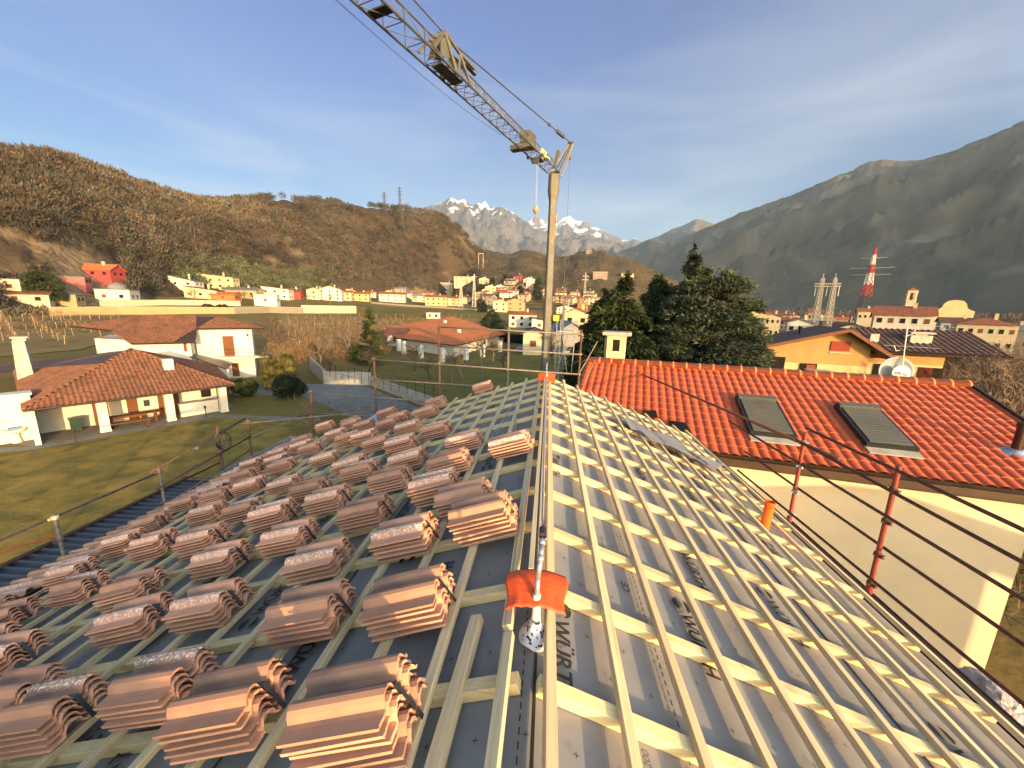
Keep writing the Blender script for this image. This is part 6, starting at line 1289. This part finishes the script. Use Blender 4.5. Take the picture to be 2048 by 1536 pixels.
# ---------------- trees and shrubs ----------------
M_bark=mat('bark',(.09,.06,.04),(.05,.035,.025),scale=5,bump=.5,bscale=20,rough=.95)
M_barkp=mat('pale_bark',(.20,.14,.09),(.12,.085,.055),scale=5,bump=.5,bscale=20,rough=.95)
def conifer(name,loc,h,rad,col,label,n=9000,seed=0,shape='cone',leaf=.16,droop=.25,z0=.06,cat='tree'):
    r=np.random.default_rng(seed); t=thing(name,label,cat,tuple(loc)); L_=np.array(loc,float)
    mb=MB(); mb.tube(L_-(0,0,.3),L_+(0,0,h*.96),h*.022,8,h*.003); obj('trunk',mb,M_bark,t)
    nb=int(h*(9 if shape=='cone' else 16)); V=[];C=[];per=n//nb
    ang=r.uniform(0,2*np.pi,nb); zz=z0+(1-z0)*r.uniform(0,1,nb)**(.95)
    bm_=MB(); Vs=[];Cs=[]
    for a,z in zip(ang,zz):
        if shape=='cone': R_=rad*(1-z)**.85*(.75+.35*r.uniform())+.08
        elif shape=='cedar': R_=rad*(.35+.65*math.sin(math.pi*min(1,(z+.12)*.85))**.8)*(1-z**5)*(.6+.5*r.uniform())
        else: R_=rad*math.sqrt(max(0,1-((z-.40)/.62)**2))*(.82+.25*r.uniform())
        R_=max(R_,.12); m=max(6,int(per*R_/rad*1.5)); s=r.uniform(.15,1,m)**.6; lat=r.normal(0,.15,m)*R_*(.4+s*.9)
        x=np.cos(a)*s*R_-np.sin(a)*lat; y=np.sin(a)*s*R_+np.cos(a)*lat; zb=z*h+ (r.normal(0,.05*h/6,m)) - droop*(s**1.6)*R_ + (.10*R_ if shape!='cedar' else 0)
        Vs.append(np.stack([x,y,zb],1)); Cs.append(np.full(m,.75+.5*r.uniform()))
        if z<.9 and r.uniform()<.5: bm_.tube(L_+(0,0,z*h),L_+np.array((math.cos(a)*R_*.8,math.sin(a)*R_*.8,z*h-droop*R_*.6)),.03,4,.01)
    P=np.concatenate(Vs)+L_; c=np.concatenate(Cs); k=len(P)
    dr=P-L_-np.array([0,0,1])*(P[:,2]-L_[2])[:,None]; dr[:,2]=-droop*1.5*np.linalg.norm(dr[:,:2],axis=1)*.5; dr/=np.linalg.norm(dr,axis=1)[:,None]+1e-9; dr+=r.normal(0,.45,(k,3)); dr/=np.linalg.norm(dr,axis=1)[:,None]
    sd=np.cross(dr,r.normal(size=(k,3))); sd/=np.linalg.norm(sd,axis=1)[:,None]; ln=leaf*r.uniform(.7,1.8,(k,1)); wd=leaf*.30*r.uniform(.6,1.3,(k,1))
    V=np.stack([P-sd*wd,P+sd*wd,P+dr*ln+sd*wd*.3,P+dr*ln-sd*wd*.3],1).reshape(-1,3); F=np.arange(4*k).reshape(-1,4)
    npmesh('foliage',V,F,M_leaf,np.outer(c,col),parent=t); obj('branch',bm_,M_bark,t); return t
def gbase(px,D,z=0): 
    P=at_r(px,620,D); return (P[0],P[1],z)
def height_to(px,py,D,z=0): return at_r(px,py,D)[2]-z
conifer('cedar_tree',gbase(1245,25),height_to(1245,545,25),3.2,(.030,.040,.014),'dark green drooping conifer just right of the cream chimney',n=60000,seed=1,shape='cedar',leaf=.24,droop=.45)
conifer('cedar_tree',gbase(1312,29),height_to(1312,548,29),3.6,(.026,.038,.015),'dark drooping conifer in the middle of the evergreen group',n=60000,seed=2,shape='cedar',leaf=.24,droop=.4)
conifer('spruce_tree',gbase(1375,34),height_to(1375,495,34),3.4,(.022,.032,.014),'tallest pointed dark spruce rising behind the evergreen group',n=45000,seed=3,shape='cone',leaf=.26,droop=.3)
conifer('blue_conifer',gbase(1420,26.5),height_to(1412,543,26.5),3.5,(.050,.062,.035),'large rounded grey-green conifer at the right of the evergreen group',n=100000,seed=4,shape='round',leaf=.15,droop=.1)
conifer('cedar_tree',gbase(1210,30),height_to(1210,572,30),2.6,(.030,.040,.016),'leftmost and smallest dark conifer of the evergreen group',n=24000,seed=91,shape='cedar',leaf=.25,droop=.4)
conifer('blue_conifer',gbase(1352,30),height_to(1350,575,30),3.2,(.032,.044,.022),'dark conifer filling the gap in front of the tallest spruce',n=50000,seed=92,shape='round',leaf=.18,droop=.1)
conifer('conifer_tree',gbase(738,62),height_to(738,614,62),2.3,(.045,.055,.018),'single small green conifer on the lawn left of the bungalow',n=9000,seed=5,shape='cone',leaf=.25,droop=.05)
conifer('conifer_tree',gbase(712,66),2.6,1.4,(.04,.05,.018),'low green bush beside the single small conifer',n=2500,seed=6,shape='round',leaf=.22,droop=.05)
conifer('conifer_tree',gbase(985,118,0),height_to(985,618,118),4.2,(.022,.032,.016),'dark spreading cedar behind the right end of the bungalow',n=9000,seed=7,shape='cedar',leaf=.4)
q=hit(88,600); conifer('conifer_tree',tuple(q),at_r(88,543,np.hypot(q[0],q[1]))[2]-q[2],5.2,(.035,.045,.016),'broad dark evergreen below the pink garage',n=14000,seed=8,shape='round',leaf=.5)
for i,(px,py,tp,w_,lb) in enumerate(((416,625,608,2.2,'left one of two round dark bushes by the cemetery wall'),(446,625,609,2.2,'right one of two round dark bushes by the cemetery wall'),(1075,602,555,4.5,'dark green tree clump just left of the crane mast'),(1040,592,572,2.6,'small dark tree among the village houses'),(1010,565,548,2.6,'round dark tree high in the village'),(985,575,556,2.2,'dark cypress above the small brown roofs'),(962,590,568,3.2,'dark hedge-like tree at the foot of the steep hill'),(1185,512,498,6,'dark pine on top of the knoll beside the ruined tower'),(1500,620,600,3,'dark tree behind the yellow gabled house'),(965,625,604,2.6,'dark round tree beside the low grey-roofed barn'))):
    q=hit(px,py) if px!=1185 else at_r(1185,512,935); D_=np.hypot(q[0],q[1]); conifer('evergreen_tree',tuple(q),max(1.5,at_r(px,tp,D_)[2]-q[2]),w_,(.028,.038,.018),lb,n=3500,seed=20+i,shape='round',leaf=.45 if D_<200 else .9)
for i,(px,D_,h_,w_,lb) in enumerate(((1905,95,5.2,5.5,'dark evergreen shrub mass behind the ochre house wing'),(1965,100,4.2,5,'dark shrubs to the right of the brown gabled house'),)):
    conifer('evergreen_tree',gbase(px,D_),h_,w_,(.022,.028,.012),lb,n=6000,seed=60+i,shape='round',leaf=.4)
def shrub(px,py,h,rad,col,label,seed,leaf=.12,n=6000,name='shrub'):
    q=hz(px,py,0); t=thing(name,label,'shrub',tuple(q)); r=np.random.default_rng(seed); k=14; C=np.stack([r.uniform(-.5,.5,k)*rad,r.uniform(-.5,.5,k)*rad,r.uniform(.3,.75,k)*h],1)+q
    V,F,B=tufts(C,np.full(k,rad*.62)*r.uniform(.8,1.1,k),n//k,leaf,col,seed=seed,squash=(1,1,h/rad*.42),shell=.5); npmesh('foliage',V,F,M_leaf,B,parent=t); mb=MB(); 
    for i in range(5): mb.tube(q,C[i],.04,5,.015)
    obj('stem',mb,M_bark,t); return t
shrub(492,793,1.9,1.15,(.035,.045,.015),'round green shrub at the corner of the white villa',1)
shrub(578,800,2.5,1.5,(.013,.018,.009),'glossy dark round shrub beside the gravel court',2)
# yellow-green palms / bamboo clump
q=hz(563,778,0); t=thing('palm_clump','tall yellow-green clump of fan palms above the dark shrub','palm',tuple(q)); r=np.random.default_rng(5); mb=MB(); Vs=[];Cs=[]
for k in range(22):
    b0_=q+np.array((r.uniform(-1.7,1.7),r.uniform(-1.,1.),0)); hh=r.uniform(.8,3.6); mb.tube(b0_,b0_+(0,0,hh),.09,6,.05)
    m=520; a=r.uniform(0,2*np.pi,m); el=r.uniform(-.9,1.3,m); dr=np.stack([np.cos(a)*np.cos(el),np.sin(a)*np.cos(el),np.sin(el)],1); ln=r.uniform(.4,.95,(m,1)); sd=np.cross(dr,[0,0,1]); sd/=np.linalg.norm(sd,axis=1)[:,None]
    base_=b0_+(0,0,hh); tip=base_+dr*ln; tip[:,2]-=.25*ln[:,0]; Vs.append(np.stack([base_+dr*ln*.45-sd*.035,base_+dr*ln*.45+sd*.035,tip],1).reshape(-1,3)); Cs.append(np.tile((.17,.15,.035),(m,1))*r.uniform(.6,1.2))
V=np.concatenate(Vs); npmesh('foliage',V,np.arange(len(V)).reshape(-1,3),M_leaf,np.concatenate(Cs),parent=t); obj('trunk',mb,M_bark,t)
shrub(917,729,1.3,.8,(.40,.28,.015),'small bright yellow forsythia bush in front of the bungalow porch',8,n=2500)
# bare trees: three branching prototypes
def bare(seed,h,m,spread=.55,depth=6):
    r=random.Random(seed); mb=MB(); 
    def br(p,d,l,rad,k):
        q=p+d*l; mb.tube(p,q,rad,5 if k>2 else 3,rad*.74,cap=False)
        if k==0: return
        for _ in range(3 if k>depth-2 else r.choice([2,2,3])):
            nd=nrm(d+np.array((r.gauss(0,spread),r.gauss(0,spread),r.gauss(.06,spread*.5)))); br(q,nd,l*r.uniform(.62,.86),rad*.66,k-1)
    br(np.zeros(3),nrm((r.gauss(0,.08),r.gauss(0,.08),1)),h*.24,h*.028,depth)
    t=thing('bare_tree','x','tree'); o=obj('trunk_and_branches',mb,m,t,fixn=False); return t
tp=[bare(1,4.2,M_barkp,.62,6),bare(2,4.2,M_bark,.62,6),bare(3,9,M_barkp,.36,7),bare(4,7,M_bark,.4,7)]
def putb(j,loc,s,label,group=None,first={}):
    t=tp[j] if j not in first else copy_tree(tp[j]); first[j]=1; t.location=loc; t.rotation_euler=(0,0,random.uniform(0,6.28)); t.scale=(s,s,s); setp(t,label,'tree',group); return t
fr=[(640,733,.9,0),(697,715,1.0,0),(660,745,.8,1),(560,700,.9,1),(735,760,.8,1),(830,742,.9,1),(925,775,1.0,0),(905,768,.8,0),(965,742,1.1,0),(1105,728,1.0,1),(610,690,.8,0),(680,690,.8,0),(560,680,.8,1),(720,690,.7,0),(752,735,.8,1),(545,676,1.2,1),(530,690,1.2,1),(590,672,.8,0),(640,668,.7,0),(700,672,.7,0),(985,722,1.0,0),(630,720,.7,1),(770,705,.8,1),(1010,745,.7,1),(655,705,.8,0),(860,760,.7,1)]
wd_=['beside the gravel court','on the lawn left of the bungalow','in the rough orchard','near the bungalow porch']
for i,(px,py,s,j) in enumerate(fr):
    q=hz(px,py,0); putb(j,tuple(q),s*1.35,'leafless fruit tree standing in the garden behind the gable','leafless fruit trees in the gardens')
for i,(px,py,s) in enumerate(((594,792,.45),(625,845,.55),(668,850,.4),(590,800,.4),(618,860,.5))): q=hz(px,py,0); putb(0,tuple(q),s,'thin leafless sapling between the shed roof and the gravel court','leafless saplings')
for i,(px,D_,s) in enumerate(((1960,42,.85),(2000,36,.9),(2040,30,1.0),(1975,55,1.0),(2020,50,1.0),(2060,24,1.0),(1935,60,.8),(1990,28,.7),(2075,40,1.1),(1950,75,1.0),(2030,70,1.1),(2005,85,1.0),(2045,18,.7),(1985,65,1.),(1955,50,.8),(2015,32,.8),(2050,56,1.1))):
    P=at_r(px,640,D_); putb(2+i%2,(P[0],P[1],0),s*.80,'tall leafless tree in the brown thicket right of the ochre house','leafless trees right of the ochre house')
P=[]; r=np.random.default_rng(71)
for _ in range(900):
    px=r.uniform(1925,2120); D_=r.uniform(17,110); q=at_r(px,640,D_); P.append((q[0],q[1],0))
V,F,B=blades(np.array(P),r.uniform(1.5,4.2,len(P)),nper=40,thin=.018,spread=1.1,col=(.10,.062,.038),seed=72); setp(npmesh('thicket',V,F,M_twig,B),'brown leafless undergrowth right of the ochre house','thicket',kind='stuff')
for i,(px,py,D_,s) in enumerate(((1150,640,90,.8),(1098,600,120,.9),(1128,650,80,.75),(1712,650,128,.7),(1110,640,75,.7),(1165,640,100,.7))):
    P=at_r(px,py,D_); putb(2+i%2,(P[0],P[1],Tz(P[0],P[1])),s,'leafless tree among the village houses near the crane mast' if px<1500 else 'leafless tree in front of the cream gabled house')
# dark hedge behind the lawn
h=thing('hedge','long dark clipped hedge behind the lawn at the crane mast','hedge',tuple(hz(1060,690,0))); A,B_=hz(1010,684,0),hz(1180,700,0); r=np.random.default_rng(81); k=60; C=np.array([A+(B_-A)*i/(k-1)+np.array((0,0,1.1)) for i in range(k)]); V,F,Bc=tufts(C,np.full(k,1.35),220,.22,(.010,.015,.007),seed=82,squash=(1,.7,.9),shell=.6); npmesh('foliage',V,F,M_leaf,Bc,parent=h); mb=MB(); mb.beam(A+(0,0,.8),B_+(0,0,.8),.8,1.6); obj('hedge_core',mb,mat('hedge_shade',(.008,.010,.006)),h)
# trees dotting the village
r=random.Random(9)
for i in range(46):
    px=r.choice([r.uniform(330,960),r.uniform(1120,1200),r.uniform(960,1180)]); py=r.uniform(588,612) if px<960 else r.uniform(562,605); q=hit(px,py)
    putb(2+i%2,tuple(q),r.uniform(.6,.95),'leafless tree between the village houses','leafless trees in the village')
# debris sack at the lower right corner
q=hx(1985,1395,4.6); M_plw=mat('translucent_white_plastic',(.36,.31,.27),(.26,.22,.19),scale=9,rough=.25,spec=.6,bump=.8,bscale=14,bdist=.03)
q=hp(1985,1390,(4.45,0,0),(1,0,0)); mb=MB(); b=bmesh.new(); bmesh.ops.create_icosphere(b,subdivisions=4,radius=.17)
vs=[]
for v in b.verts: n_=mn.fractal(v.co*7,.9,2,5)*.25; c=v.co*(1+n_); vs.append((q[0]+c.x*1.0,q[1]+c.y*1.5,q[2]+c.z*.7))
fs=[[v.index for v in f.verts] for f in b.faces]; b.free(); mb.add(vs,fs); solo('plastic_sheeting',mb,M_plw,'crumpled translucent plastic sheeting at the lower right eave corner','plastic sheeting')
mb=MB(); mb.box(3.6,-2,5.35,4.9,3.2,5.4); solo('scaffold_plank',mb,M_galvd,'grey scaffold walkway below the right eave','scaffold plank')
# ---------------- haze ----------------
hb_=MB(); hb_.box(-4000,-150,-7,4000,10900,2500)
hm=bpy.data.materials.new('haze'); hm.use_nodes=True; nt=hm.node_tree; nt.nodes.clear(); o_=N(nt,'ShaderNodeOutputMaterial'); pv=N(nt,'ShaderNodeVolumePrincipled'); pv.inputs['Color'].default_value=(.52,.73,1,1); pv.inputs['Density'].default_value=HAZE if 'HAZE' in globals() else 1.0e-4; pv.inputs['Anisotropy'].default_value=.0; nt.links.new(pv.outputs[0],o_.inputs['Volume'])
hz_=obj('haze',hb_,hm); setp(hz_,'pale blue air haze filling the whole valley','haze',kind='stuff')
